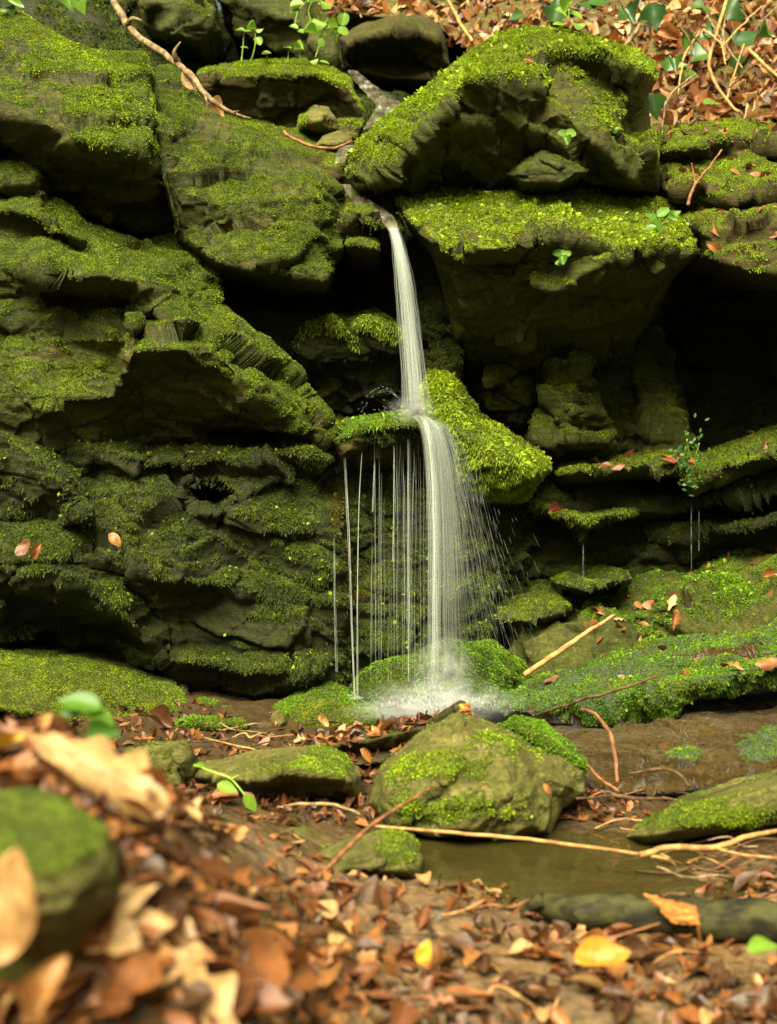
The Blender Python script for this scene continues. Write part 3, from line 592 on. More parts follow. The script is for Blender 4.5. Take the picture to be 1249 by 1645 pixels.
rock('mossy_bank', 'lumpy mossy bank rising to the right edge above the long green slab', 'mossy bank',
     [(800, 1060, 3.2), (850, 1000, 3.28), (930, 965, 3.3), (1010, 938, 3.34), (1080, 922, 3.36), (1120, 912, 3.38), (1180, 888, 3.4), (1249, 862, 3.4), (1500, 770, 3.4), (1500, 1000, 2.95), (1249, 1010, 2.95), (1120, 1040, 2.98), (1000, 1070, 3.0), (900, 1095, 3.02), (840, 1100, 3.05), (800, 1090, 3.1)],
     [[(900, 1010, 3.14), (1000, 985, 3.1), (1060, 975, 3.1), (1140, 950, 3.1), (1249, 910, 3.14), (1500, 840, 3.14)], [(1000, 1030, 3.04), (1060, 1010, 3.1), (1110, 1000, 3.02), (1180, 960, 3.04), (1249, 960, 3.04)]],
     M_OLIVE, L_GRN, dens=120000, L=0.009, keep='bank', big=(4000, 0.012, 0.004), mb=-0.28, mu=0.8, mn=1.1, amp=(0.045, 0.022, 0.006), strat=(0.008, 0.35, 6), warp=12, blobs=[(1060, 985, 70, 30, 0.3), (1160, 960, 60, 30, 0.3), (870, 1040, 60, 30, -0.5)])
rock('rock_slab', 'long sloping slab of vivid green moss running down from the right edge to the pool', 'rock slab',
     [(770, 1125, 3.0), (790, 1105, 3.04), (830, 1090, 3.06), (900, 1075, 3.06), (1000, 1046, 3.04), (1120, 1014, 3.02), (1249, 984, 3.0), (1500, 915, 3.0), (1500, 1080, 2.62), (1249, 1110, 2.62), (1100, 1130, 2.66), (1020, 1158, 2.7), (960, 1172, 2.72), (940, 1160, 2.74), (880, 1160, 2.82), (800, 1152, 2.88)],
     [[(880, 1115, 2.92), (1000, 1082, 2.87), (1080, 1062, 2.85), (1180, 1045, 2.8), (1249, 1030, 2.78)], [(960, 1096, 2.86), (1080, 1085, 2.82), (1160, 1078, 2.78), (1249, 1062, 2.72)],
      [(800, 1140, 2.83), (880, 1140, 2.76), (955, 1130, 2.66), (1030, 1115, 2.62), (1100, 1098, 2.59), (1249, 1072, 2.56), (1500, 1020, 2.56)]],
     M_WET, L_GRN, dens=170000, L=0.008, wid=0.0026, big=(5000, 0.009, 0.0032), droop=0.45, keep='slab', amp=(0.02, 0.01, 0.004), mb=0.3, mu=0.75, mn=0.55, strat=(0.003, 0.2, 6), R=12, r=0.04, blobs=[(1150, 1052, 110, 12, -1.2), (1000, 1135, 90, 22, 1.1), (1150, 1098, 130, 20, 1.1)])
rock('rock_slab', 'bare wet brown slab glinting in front of the long green slab', 'rock slab',
     [(860, 1192, 2.56), (900, 1180, 2.62), (950, 1168, 2.66), (1080, 1143, 2.7), (1180, 1140, 2.7), (1500, 1120, 2.68), (1500, 1240, 2.2), (1249, 1258, 2.24), (1150, 1268, 2.24), (1060, 1280, 2.24), (1000, 1278, 2.26), (940, 1262, 2.32), (890, 1225, 2.42)],
     [[(930, 1205, 2.5), (1080, 1165, 2.56), (1249, 1160, 2.54)], [(960, 1240, 2.32), (1100, 1230, 2.32), (1249, 1225, 2.3)]], M_WET, L_GRN, dens=130000, mb=-0.85, mu=0.8, mn=0.4, amp=(0.010, 0.010, 0.005), fac=((9, 0.16), (22, 0.2)), attmin=0.55, step=1.4, strat=(0.010, 0.25, 9), blobs=[(1100, 1215, 30, 16, 1.2), (1225, 1205, 40, 24, 1.5)])

# ------------------------------------------------------------------ moss mounds on the stream bed
rock('moss_mound', 'low mound of green moss at the foot of the rock face, at the left edge', 'moss mound',
     [(-200, 1050, 3.0), (0, 1044, 3.0), (60, 1048, 3.0), (140, 1060, 3.0), (220, 1083, 3.0), (285, 1108, 2.96), (300, 1140, 2.85), (260, 1168, 2.75), (100, 1165, 2.65), (0, 1140, 2.6), (-200, 1130, 2.6)],
     [[(-200, 1080, 2.8), (0, 1075, 2.8), (100, 1090, 2.78), (200, 1110, 2.8), (260, 1130, 2.8)]],
     M_SOIL, L_OLV, dens=150000, mb=0.6, mu=0.4, mn=0.5, amp=(0.02, 0.008, 0.003), fac=(), strat=(0, 0, 5), blobs=[(60, 1070, 80, 20, 0.3)])
rock('moss_mound', 'bright green moss hump beside the pool, left of the splash', 'moss mound',
     [(380, 1160, 2.9), (440, 1133, 2.95), (500, 1103, 3.0), (530, 1097, 3.0), (565, 1113, 3.0), (600, 1138, 2.95), (612, 1160, 2.84), (560, 1176, 2.78), (470, 1178, 2.78), (400, 1176, 2.8)],
     [[(440, 1155, 2.83), (520, 1126, 2.84), (575, 1145, 2.82)]], M_SOIL, L_GRN, dens=190000, L=0.0075, mb=0.8, mu=0.3, mn=0.4, step=2.5, fac=(), strat=(0, 0, 5), amp=(0.014, 0.008, 0.003))
rock('mossy_rock', 'leafy green rounded rock under the falling spray', 'mossy rock',
     [(545, 1120, 3.05), (590, 1075, 3.08), (650, 1053, 3.1), (720, 1033, 3.1), (790, 1033, 3.1), (835, 1062, 3.08), (855, 1095, 3.02), (810, 1135, 2.98), (700, 1145, 2.96), (600, 1140, 2.96)],
     [[(600, 1105, 2.96), (660, 1082, 2.94), (760, 1062, 2.92), (810, 1085, 2.94)], [(640, 1120, 2.93), (780, 1115, 2.9)]], M_DARK, L_GRN, dens=170000, L=0.010, wid=0.003, droop=0.5, mb=0.6, mu=0.4, mn=0.5, step=2.5, strat=(0.004, 0, 6), amp=(0.02, 0.01, 0.004))

# ------------------------------------------------------------------ boulders lying free on the stream bed
FREE = dict(closed=True, step=2.5, R=24, r=0.03, fac=((6, 0.08), (16, 0.12)), warp=4)
rock('boulder', 'pointed pale boulder on the stream bed before the pool, moss patches on its face', 'boulder',
     [(592, 1290, 2.16), (606, 1240, 2.2), (640, 1205, 2.22), (690, 1166, 2.24), (736, 1142, 2.25), (782, 1158, 2.26), (835, 1180, 2.25), (900, 1208, 2.22), (938, 1240, 2.2), (942, 1275, 2.16), (905, 1302, 2.12), (885, 1342, 2.08), (800, 1350, 2.06), (700, 1346, 2.06), (630, 1335, 2.1)],
     [[(625, 1262, 2.1), (690, 1205, 2.12), (738, 1180, 2.16), (800, 1210, 2.06), (830, 1265, 2.02), (850, 1320, 2.03)], [(640, 1300, 2.05), (720, 1250, 2.02), (800, 1210, 2.06)], [(720, 1250, 2.02), (740, 1330, 2.0)], [(860, 1240, 2.1), (910, 1260, 2.1)]],
     M_PALE, L_YEL, dens=150000, L=0.007, mb=-0.3, mu=0.4, mn=0.8, strat=(0.004, 0.5, 9), amp=(0.006, 0.004, 0.002), blobs=[(720, 1232, 75, 24, 1.0), (690, 1300, 80, 24, 1.1), (815, 1302, 45, 24, 1.0), (880, 1195, 50, 18, 0.3)], **FREE)
rock('moss_cushion', 'vivid green moss cushion growing against the right flank of the pointed boulder', 'moss cushion',
     [(806, 1166, 2.32), (830, 1154, 2.34), (870, 1164, 2.33), (910, 1192, 2.3), (940, 1222, 2.28), (936, 1238, 2.24), (900, 1222, 2.2), (850, 1186, 2.22)],
     [[(830, 1172, 2.22), (880, 1196, 2.19), (920, 1224, 2.2)]], M_SOIL, L_GRN, dens=220000, L=0.008, mb=0.9, mu=0.2, mn=0.3, fac=(), strat=(0, 0, 5), amp=(0.008, 0.005, 0.002), closed=True, step=2.5, R=14, r=0.03)
rock('boulder', 'flat topped boulder left of the pointed one, bright moss on its right shoulder', 'boulder',
     [(308, 1250, 2.28), (330, 1224, 2.3), (400, 1206, 2.32), (470, 1200, 2.32), (515, 1198, 2.32), (552, 1214, 2.3), (580, 1246, 2.26), (578, 1285, 2.22), (540, 1318, 2.3), (480, 1318, 2.3), (430, 1300, 2.28), (360, 1270, 2.25)],
     [[(330, 1245, 2.22), (400, 1250, 2.13), (470, 1240, 2.1), (560, 1255, 2.14)], [(440, 1278, 2.22), (540, 1285, 2.22)]],
     M_PALE, L_YEL, dens=150000, L=0.006, mb=-0.55, mu=0.55, mn=0.4, strat=(0.004, -0.1, 9), amp=(0.006, 0.004, 0.002), blobs=[(530, 1225, 40, 26, 1.3), (460, 1235, 60, 16, 0.5)], **FREE)
rock('stone', 'flat grey green stone half buried in leaves left of the flat topped boulder', 'stone',
     [(185, 1232, 2.3), (200, 1205, 2.34), (250, 1192, 2.36), (300, 1190, 2.35), (312, 1215, 2.3), (308, 1250, 2.24), (270, 1262, 2.2), (220, 1255, 2.22)],
     [[(210, 1225, 2.22), (260, 1212, 2.22), (300, 1225, 2.22)]], M_PALE, L_OLV, dens=40000, mb=-0.3, mu=0.5, strat=(0.008, -0.2, 9), amp=(0.006, 0.004, 0.002), closed=True, step=2.5, R=16, r=0.03)
rock('stone', 'small stone with a moss cap at its right, in the litter below the pointed boulder', 'stone',
     [(455, 1400, 1.8), (500, 1372, 1.84), (560, 1346, 1.88), (620, 1334, 1.9), (662, 1345, 1.9), (682, 1378, 1.86), (674, 1415, 1.8), (630, 1440, 1.76), (560, 1430, 1.74), (490, 1425, 1.74)],
     [[(480, 1402, 1.76), (560, 1385, 1.74), (620, 1372, 1.76), (665, 1392, 1.78)], [(575, 1400, 1.74), (655, 1400, 1.78)], [(590, 1425, 1.83), (650, 1425, 1.84)]], M_PALE, L_YEL, dens=140000, L=0.005, mb=-0.6, mu=0.6, strat=(0.003, 0.2, 9), amp=(0.005, 0.003, 0.0015), blobs=[(648, 1358, 34, 20, 1.5)], closed=True, step=2.5, R=24, r=0.03)
rock('rock_slab', 'long tilted stone with moss along its near side, at the right edge of the stream', 'rock slab',
     [(1005, 1345, 2.06), (1040, 1318, 2.1), (1120, 1284, 2.12), (1180, 1262, 2.14), (1249, 1238, 2.14), (1420, 1190, 2.14), (1420, 1310, 1.98), (1249, 1325, 1.98), (1180, 1335, 1.98), (1100, 1350, 2.0), (1040, 1358, 2.02)],
     [[(1020, 1342, 2.02), (1120, 1302, 1.98), (1249, 1264, 1.96), (1420, 1225, 1.96)], [(1080, 1335, 1.97), (1249, 1300, 1.96)]], M_PALE, L_OLV, dens=140000, L=0.006, mb=-0.2, mu=0.3, mn=0.8, fac=(), warp=3, strat=(0.0, 0.35, 9), amp=(0.004, 0.003, 0.002), blobs=[(1150, 1312, 130, 20, 1.0)], closed=True, step=2.5, R=16, r=0.03)
rock('boulder', 'blurred angular stone with a green top, close to the camera at the left edge', 'boulder',
     [(-150, 1300, 0.95), (-40, 1272, 0.95), (40, 1268, 0.95), (110, 1295, 0.94), (170, 1335, 0.93), (200, 1375, 0.93), (192, 1455, 0.92), (150, 1500, 0.9), (110, 1580, 0.9), (0, 1600, 0.9), (-150, 1600, 0.9)],
     [[(-150, 1420, 0.84), (0, 1440, 0.83), (100, 1450, 0.84), (185, 1400, 0.9)], [(-150, 1360, 0.88), (0, 1355, 0.87), (110, 1370, 0.87)]],
     M_PALE, L_GRN, dens=60000, L=0.004, wid=0.0015, mb=-0.3, mu=0.7, mn=0.5, step=4, R=20, r=0.03, strat=(0.002, 0, 9), amp=(0.005, 0.003, 0.001), fac=((9, 0.1),), blobs=[(60, 1350, 80, 50, 0.7)], closed=True)

# ------------------------------------------------------------------ small things up the stream
rock('soil_bank', 'dark earth block with a fringe of bright moss on top, left of the upper stream', 'soil bank',
     [(315, 120, 4.0), (335, 104, 4.05), (430, 96, 4.1), (480, 97, 4.1), (530, 108, 4.05), (562, 128, 4.0), (590, 190, 3.9), (575, 225, 3.8), (480, 225, 3.8), (400, 215, 3.8), (340, 175, 3.85)],
     [[(330, 122, 3.86), (430, 118, 3.82), (500, 118, 3.8), (550, 140, 3.84)], [(370, 185, 3.95), (480, 200, 3.95), (560, 190, 3.9)]], M_SOIL, L_YEL, dens=120000, L=0.010, mb=-0.3, mu=1.2, mn=0.4, step=3, strat=(0.008, 0, 6), blobs=[(480, 108, 60, 10, 0.6), (350, 108, 40, 8, -0.6)])
rock('boulder', 'mossy dark rock at the top edge behind the twig', 'boulder',
     [(200, -60, 4.4), (330, -60, 4.4), (345, 10, 4.3), (352, 50, 4.25), (322, 72, 4.2), (270, 62, 4.2), (230, 40, 4.25)], [[(240, 0, 4.2), (300, 10, 4.15), (340, 40, 4.18)]], M_OLIVE, L_YEL, dens=80000, L=0.010, mb=-0.1, mu=0.9)
rock('rock', 'dark layered rock at the top edge left of the sunlit bank, above the seedlings', 'rock',
     [(340, -60, 4.5), (470, -60, 4.55), (512, 5, 4.55), (545, 60, 4.5), (545, 112, 4.4), (480, 100, 4.45), (430, 70, 4.5), (360, 40, 4.5)], [[(380, 0, 4.4), (470, 30, 4.36), (540, 90, 4.34)]], M_OLIVE, L_OLV, dens=60000, mb=-0.2, mu=0.9, strat=(0.02, -0.5, 6))
rock('soil_bank', 'undercut earth bank with roots at the head of the stream, top centre', 'soil bank',
     [(545, 60, 4.55), (580, 38, 4.6), (640, 24, 4.65), (690, 24, 4.65), (716, 40, 4.6), (722, 100, 4.5), (700, 130, 4.4), (640, 128, 4.45), (580, 118, 4.45), (555, 100, 4.5)],
     [[(560, 66, 4.36), (640, 48, 4.32), (705, 60, 4.34)], [(580, 100, 4.52), (640, 104, 4.52), (700, 110, 4.46)]], M_SOIL, L_OLV, dens=40000, mb=-0.5, mu=0.7, strat=(0.02, -0.3, 7))
rock('stone', 'small tan stone with a mossy left side, standing beside the upper stream', 'stone',
     [(480, 205, 3.62), (484, 185, 3.64), (505, 168, 3.66), (528, 170, 3.66), (543, 190, 3.64), (546, 212, 3.6), (510, 216, 3.58)], [[(490, 195, 3.55), (520, 188, 3.53), (540, 205, 3.56)]],
     M_PALE, L_YEL, dens=120000, mb=-0.3, mu=0.4, step=2, R=14, r=0.04, strat=(0.002, 0, 9), amp=(0.004, 0.003, 0.001), blobs=[(488, 200, 12, 16, 1.2)], closed=True)
rock('stone', 'smooth grey green stone at the edge of the upper stream, below the tan one', 'stone',
     [(505, 236, 3.5), (520, 216, 3.54), (545, 208, 3.56), (566, 218, 3.54), (568, 234, 3.5), (540, 246, 3.46)], [[(520, 234, 3.44), (555, 226, 3.46)]],
     M_PALE, L_OLV, dens=30000, mb=-0.5, mu=0.4, step=2, R=12, r=0.04, strat=(0.001, 0, 9), amp=(0.003, 0.002, 0.001), fac=(), closed=True)
rock('soil_bank', 'crumbly brown bank carrying a thin root, left of the upper stream', 'soil bank',
     [(395, 215, 3.6), (430, 203, 3.66), (490, 214, 3.64), (540, 236, 3.56), (560, 256, 3.46), (565, 300, 3.4), (548, 306, 3.36), (500, 280, 3.34), (450, 250, 3.4)], [[(430, 225, 3.5), (500, 252, 3.4), (545, 275, 3.36)]],
     M_SOIL, L_OLV, dens=100000, mb=-0.1, mu=0.7, strat=(0.003, 0, 6), R=10, r=0.04, blobs=[(430, 208, 30, 10, 0.8)])

SM = dict(closed=True, step=2.5, R=10, r=0.03, strat=(0, 0, 5), amp=(0.010, 0.006, 0.002), fac=())
for lab, x, y, Y, w, h in (('small moss cushion right of the left moss mound', 330, 1140, 2.86, 26, 14), ('little moss cushion under the dark gap of the rock outcrop', 372, 1150, 2.8, 22, 10), ('green moss patch spreading at the water edge behind the flat topped boulder', 340, 1166, 2.66, 60, 11)):
    rock('moss_cushion', lab, 'moss cushion', [(x - w, y, Y + 0.03), (x - 0.6 * w, y - 0.8 * h, Y + 0.06), (x, y - h, Y + 0.08), (x + 0.7 * w, y - 0.7 * h, Y + 0.06), (x + w, y + 0.2 * h, Y + 0.03), (x + 0.4 * w, y + 0.9 * h, Y), (x - 0.5 * w, y + 0.8 * h, Y)],
         [[(x - 0.5 * w, y, Y - 0.01), (x + 0.4 * w, y, Y - 0.01)]], M_SOIL, L_GRN, dens=190000, L=0.008, mb=0.7, mu=0.3, mn=0.6, **SM)
for lab, x, y, Y, w, h, mt in (('dark wet pebble in the gap below the rock outcrop', 300, 1146, 2.9, 16, 12, M_DARK), ('pale upright chip of stone against the green moss hump', 447, 1158, 2.74, 14, 18, M_PALE), ('dark rounded stone in the pool under the spray', 650, 1143, 2.84, 38, 12, M_DARK), ('brown wet stone in the splash, right of the dark rounded one', 730, 1140, 2.9, 40, 10, M_WET)):
    rock('stone', lab, 'stone', [(x - w, y + 0.3 * h, Y + 0.02), (x - 0.7 * w, y - 0.5 * h, Y + 0.05), (x - 0.1 * w, y - h, Y + 0.06), (x + 0.7 * w, y - 0.6 * h, Y + 0.05), (x + w, y + 0.3 * h, Y + 0.02), (x + 0.3 * w, y + h, Y), (x - 0.6 * w, y + 0.9 * h, Y)],
         [[(x - 0.4 * w, y - 0.1 * h, Y - 0.01), (x + 0.4 * w, y, Y - 0.015)]], mt, None, mb=-0.6, mu=0.6, closed=True, step=2, R=8, r=0.02, strat=(0, 0, 5), amp=(0.004, 0.003, 0.002), fac=((20, 0.1),))
rock('debris_dam', 'dark bank of soaked leaves and roots, damming the pool left of the pointed boulder', 'debris bank',
     [(500, 1196, 2.5), (540, 1180, 2.54), (600, 1170, 2.56), (660, 1158, 2.56), (710, 1146, 2.52), (700, 1190, 2.42), (640, 1225, 2.38), (560, 1228, 2.38), (510, 1215, 2.42)],
     [[(530, 1200, 2.42), (600, 1186, 2.40), (680, 1166, 2.41)], [(560, 1215, 2.46), (640, 1205, 2.45)]], M_SOIL, L_GRN, dens=90000, L=0.006, mb=-0.5, mu=0.4, mn=0.7, closed=True, step=2.5, R=10, r=0.03, strat=(0.004, 0.2, 12), amp=(0.010, 0.008, 0.004), fac=(), keep='dam')
rock('stone', 'flat tan stone half sunk in the mud below the flat topped boulder', 'stone',
     [(330, 1352, 1.96), (410, 1328, 2.0), (490, 1326, 2.0), (548, 1350, 1.98), (560, 1372, 1.92), (480, 1382, 1.9), (380, 1376, 1.9)], [[(400, 1350, 1.93), (500, 1352, 1.92)]],
     M_PALE, L_OLV, dens=20000, mb=-0.5, mu=0.3, closed=True, step=2.5, R=12, r=0.02, strat=(0.004, 0.1, 12), amp=(0.003, 0.003, 0.002), fac=())
# ------------------------------------------------------------------ stream bed and hillside
def ground_z(x, y):
    x = np.asarray(x, float); y = np.asarray(y, float); p = np.stack([x, y, 0 * x], -1).reshape(-1, 3)
    u = x / np.maximum(y, 0.2)
    z = -0.015 + 0.05 * sstep(2.2, 3.0, y)
    z = z + 0.27 * sstep(0.02, -0.24, u) * (0.12 + 0.88 * sstep(2.3, 1.1, y)) * (0.45 * sstep(0.3, 0.75, y) + 0.55 * sstep(0.84, 1.02, y))
    z = z - 0.055 * np.exp(-((x - 0.2) / 0.22) ** 2 - ((y - 1.98) / 0.16) ** 2) - 0.045 * np.exp(-((x - 0.1) / 0.22) ** 2 - ((y - 2.88) / 0.14) ** 2)
    z = z - 0.028 * sstep(0.02, 0.22, x) * sstep(1.95, 1.72, y)
    n = (0.012 * fbm(p, 4, 3, 1) + 0.010 * fbm(p, 14, 3, 2) + 0.008 * fbm(p, 45, 4, 3, 0.6)).reshape(x.shape)
    return z + n
def ground_at(x, y): return float(ground_z(np.array([x]), np.array([y]))[0])

m = NT('stream_bed_soil'); p = m.pos()
c1 = m.ramp(m.noise(13, 5, 0.6, p), [(0.3, (0.04, 0.024, 0.010)), (0.5, (0.10, 0.056, 0.020)), (0.7, (0.19, 0.105, 0.038))])
c2 = m.ramp(m.noise(70, 4, 0.6, p), [(0.35, (0.03, 0.018, 0.008)), (0.6, (0.19, 0.115, 0.045))])
sy = m.n('ShaderNodeSeparateXYZ'); m.set(sy.inputs[0], p); wet = m.range(m.math('ADD', sy.outputs['Y'], m.math('MULTIPLY', m.noise(5, 3, 0.5, p), 0.5)), 1.95, 2.45)
m.set(m.b.inputs['Base Color'], m.mix(m.math('MULTIPLY', wet, 0.75), m.mix(0.5, c1, c2), (0.030, 0.022, 0.010)))
m.set(m.b.inputs['Roughness'], m.math('MULTIPLY', m.range(m.noise(6, 3, 0.5, p), 0.4, 0.65, 0.35, 0.85), m.range(wet, 0.0, 1.0, 1.0, 0.4)))
m.set(m.b.inputs['Normal'], m.bump(m.noise(150, 5, 0.65, p), 0.006, 0.8)); M_GROUND = m.m

nu, nv = 460, 620
U = np.linspace(-1.5, 1.5, nu); U = np.sign(U) * (np.abs(U) ** 1.35); Yr = 0.25 * (4.2 / 0.25) ** np.linspace(0, 1, nv)
gy, gu = np.meshgrid(Yr, U, indexing='ij'); gx = gu * np.maximum(gy, 0.8)
V = np.stack([gx, gy, ground_z(gx, gy)], -1).reshape(-1, 3); ii = np.arange(nu * nv).reshape(nv, nu)
F = np.stack([ii[:-1, :-1], ii[:-1, 1:], ii[1:, 1:], ii[1:, :-1]], -1).reshape(-1, 4)
link('ground', mesh_np('ground', V, F, M_GROUND), kind='structure')

M_SLOPE = rock_mat('hillside_earth', (0.05, 0.032, 0.014), (0.16, 0.10, 0.04), (0.25, 0.14, 0.05), (0.06, 0.07, 0.004), (0.14, 0.16, 0.01), rough=0.95)
HILL = [[(440, 30, 4.7), (560, 20, 4.75), (700, 40, 4.6), (800, 110, 4.05), (1000, 160, 3.9), (1060, 230, 3.68), (1249, 225, 3.75), (1900, 200, 3.75)],
        [(440, -200, 5.6), (700, -180, 5.6), (1000, -160, 5.0), (1249, -150, 4.9), (1900, -150, 4.9)],
        [(720, 30, 4.6), (900, 20, 4.35), (1060, 60, 4.25), (1249, 60, 4.3), (1900, 60, 4.3)], [(1040, 150, 4.0), (1249, 150, 3.95), (1900, 140, 3.95)]]
gh = relief([(440, 60, 4.72)] + HILL[0][1:] + HILL[1][::-1], [HILL[2], HILL[3]], step=6, amp=(0.05, 0.02, 0.006), strat=(0, 0, 4), fac=(), warp=10, mb=-0.9, mu=0.6, R=5, r=0.02, seed=9)
link('hillside', mesh_np('hillside', gh['V'], gh['F'], M_SLOPE, {'moss': gh['moss']}), kind='structure')
# ------------------------------------------------------------------ water
def water_film(name, col, rough, alpha):
    m = NT(name); p = m.pos()
    m.b.inputs['Base Color'].default_value = col + (1,); m.b.inputs['Roughness'].default_value = rough
    m.b.inputs['IOR'].default_value = 1.33; m.b.inputs['Alpha'].default_value = alpha
    m.set(m.b.inputs['Normal'], m.bump(m.noise(28, 3, 0.5, m.map(p, (1, 0.6, 1))), 0.008, 0.3)); return m.m
M_POOL = water_film('pool_water', (0.040, 0.032, 0.008), 0.03, 0.78)
def disc(name, x, y, rx, ry, z, mat):
    V = [[x, y, z]]; n = 64
    for k in range(n):
        a = 2 * math.pi * k / n; q = 1 + 0.12 * math.sin(3 * a + 1) + 0.08 * math.sin(5 * a)
        V.append([x + rx * q * math.cos(a), y + ry * q * math.sin(a), z])
    F = [[0, 1 + k, 1 + (k + 1) % n] for k in range(n)]
    return link(name, mesh_np(name, np.array(V), np.array(F), mat), kind='structure')
disc('pool', 0.22, 1.98, 0.42, 0.26, -0.034, M_POOL)
disc('pool', 0.06, 2.86, 0.46, 0.24, 0.012, M_POOL)

m = NT('white_falling_water')
tr = m.n('ShaderNodeBsdfTransparent'); df = m.n('ShaderNodeBsdfDiffuse'); tl = m.n('ShaderNodeBsdfTranslucent')
for q in (df, tl): q.inputs['Color'].default_value = (0.90, 0.96, 0.88, 1)
a1 = m.n('ShaderNodeMixShader'); a1.inputs[0].default_value = 0.45
m.t.links.new(df.outputs[0], a1.inputs[1]); m.t.links.new(tl.outputs[0], a1.inputs[2])
a2 = m.n('ShaderNodeMixShader'); m.set(a2.inputs[0], m.attr('alpha'))
m.t.links.new(tr.outputs[0], a2.inputs[1]); m.t.links.new(a1.outputs[0], a2.inputs[2])
m.t.links.new(a2.outputs[0], m.out.inputs['Surface']); M_FALL = m.m

def strand_mesh(paths, radii, alphas, sides=4):
    """many slender prisms in one mesh; paths: list of (n,3) arrays"""
    Vs, Fs, As, base = [], [], [], 0
    for P, r, a in zip(paths, radii, alphas):
        P = np.asarray(P, float); n = len(P); T = np.gradient(P, axis=0); T /= np.linalg.norm(T, axis=1, keepdims=True) + 1e-9
        A = np.cross(T, [0.31, 0.9, 0.2]); A /= np.linalg.norm(A, axis=1, keepdims=True) + 1e-9; B = np.cross(T, A)
        r = np.broadcast_to(np.asarray(r, float), (n,)); ang = np.arange(sides) * 2 * math.pi / sides
        ring = P[:, None] + r[:, None, None] * (A[:, None] * np.cos(ang)[None, :, None] + B[:, None] * np.sin(ang)[None, :, None])
        Vs.append(ring.reshape(-1, 3)); i = np.arange(n - 1)[:, None] * sides; k = np.arange(sides)[None]; k2 = (k + 1) % sides
        Fs.append(np.stack([base + i + k, base + i + k2, base + i + sides + k2, base + i + sides + k], -1).reshape(-1, 4))
        As.append(np.repeat(np.broadcast_to(np.asarray(a, float), (n,)), sides)); base += n * sides
    return np.concatenate(Vs), np.concatenate(Fs), np.concatenate(As)

def spline(pts, n):
    pts = np.asarray(pts, float); k = len(pts); t = np.linspace(0, k - 1, n); i = np.clip(t.astype(int), 0, k - 2); f = (t - i)[:, None]
    p0 = pts[np.clip(i - 1, 0, k - 1)]; p1 = pts[i]; p2 = pts[i + 1]; p3 = pts[np.clip(i + 2, 0, k - 1)]
    return 0.5 * (2 * p1 + (p2 - p0) * f + (2 * p0 - 5 * p1 + 4 * p2 - p3) * f ** 2 + (3 * p1 - p0 - 3 * p2 + p3) * f ** 3)
def pix(pts): return unproj([q[0] for q in pts], [q[1] for q in pts], [q[2] for q in pts])

rng = np.random.default_rng(4)
fall = thing('waterfall', 'thin white waterfall dropping from the spout onto a mossy lip, then to the pool', 'waterfall')
PXM = 3.0 / FPX                                                        # metres per photo pixel at the fall
def flow(center, halfw, n, r, a, seed, bias=0.0, npts=34, cut=0.0, fade=1.0):
    C_ = spline(pix(center), npts); Wd = np.interp(np.linspace(0, 1, npts), np.linspace(0, 1, len(halfw)), halfw) * PXM
    ps, rs, al = [], [], []; g = np.random.default_rng(seed); bun = g.normal(bias, 0.55, 40)
    for k in range(n):
        o = np.clip(bun[k % 40] + g.normal(0, 0.15), -1, 1.25); dy = g.normal(0, 0.5)
        wob = np.cumsum(g.normal(0, 0.0007, npts)); P = C_ + np.stack([o * Wd + wob, dy * Wd * 0.7, 0 * Wd], 1)
        t = np.linspace(0, 1, npts); s0 = g.random() * cut; s1 = 1 - g.random() * cut
        m_ = (t >= s0) & (t <= max(s1, s0 + 0.25)); q = P[m_]
        if len(q) < 4: continue
        ps.append(q); rs.append(r * (0.5 + g.random()) * np.linspace(0.8, 1.1, len(q)))
        al.append(a * (0.4 + 1.0 * g.random()) * np.clip(np.minimum(np.linspace(0, 8, len(q)), np.linspace(8, 0, len(q))) + 0.15, 0, 1) * (1 - 0.35 * min(1, abs(o))) * np.linspace(1.15, fade, len(q)))
    return strand_mesh(ps, rs, al)
def wpart(name, tup, kind=None):
    V, F, A = tup; return link(name, mesh_np(name, V, F, M_FALL, {'alpha': np.clip(A, 0, 0.95)}), fall, kind=kind)
JET = [(622, 352, 3.14), (632, 368, 3.06), (640, 395, 3.0), (648, 440, 2.97), (655, 500, 2.96), (661, 560, 2.95), (666, 620, 2.94), (669, 668, 2.935)]
wpart('jet', flow(JET, [5, 6, 7, 10, 12, 13, 15, 19], 280, 0.0008, 0.052, 1))
MAIN = [(668, 664, 2.93), (688, 674, 2.88), (702, 700, 2.85), (711, 760, 2.84), (717, 850, 2.84), (720, 960, 2.84), (722, 1060, 2.85), (722, 1125, 2.86)]
wpart('main_flow', flow(MAIN, [14, 16, 20, 23, 26, 29, 32, 34], 460, 0.0007, 0.034, 2, bias=-0.2, cut=0.35, fade=0.5))
EDGE = [(676, 668, 2.9), (688, 690, 2.86), (695, 750, 2.84), (699, 850, 2.83), (699, 960, 2.83), (698, 1060, 2.84), (697, 1122, 2.85)]
wpart('main_flow', flow(EDGE, [5, 6, 6, 6, 6, 7, 8], 40, 0.0009, 0.12, 3, cut=0.15, fade=0.7))
SPR = [(690, 672, 2.88), (720, 690, 2.85), (745, 760, 2.83), (765, 850, 2.83), (785, 960, 2.84), (800, 1060, 2.86)]
wpart('veil', flow(SPR, [10, 18, 26, 32, 40, 46], 170, 0.0005, 0.045, 5, bias=-0.3, cut=0.75, fade=0.5))
ps, rs, al = [], [], []
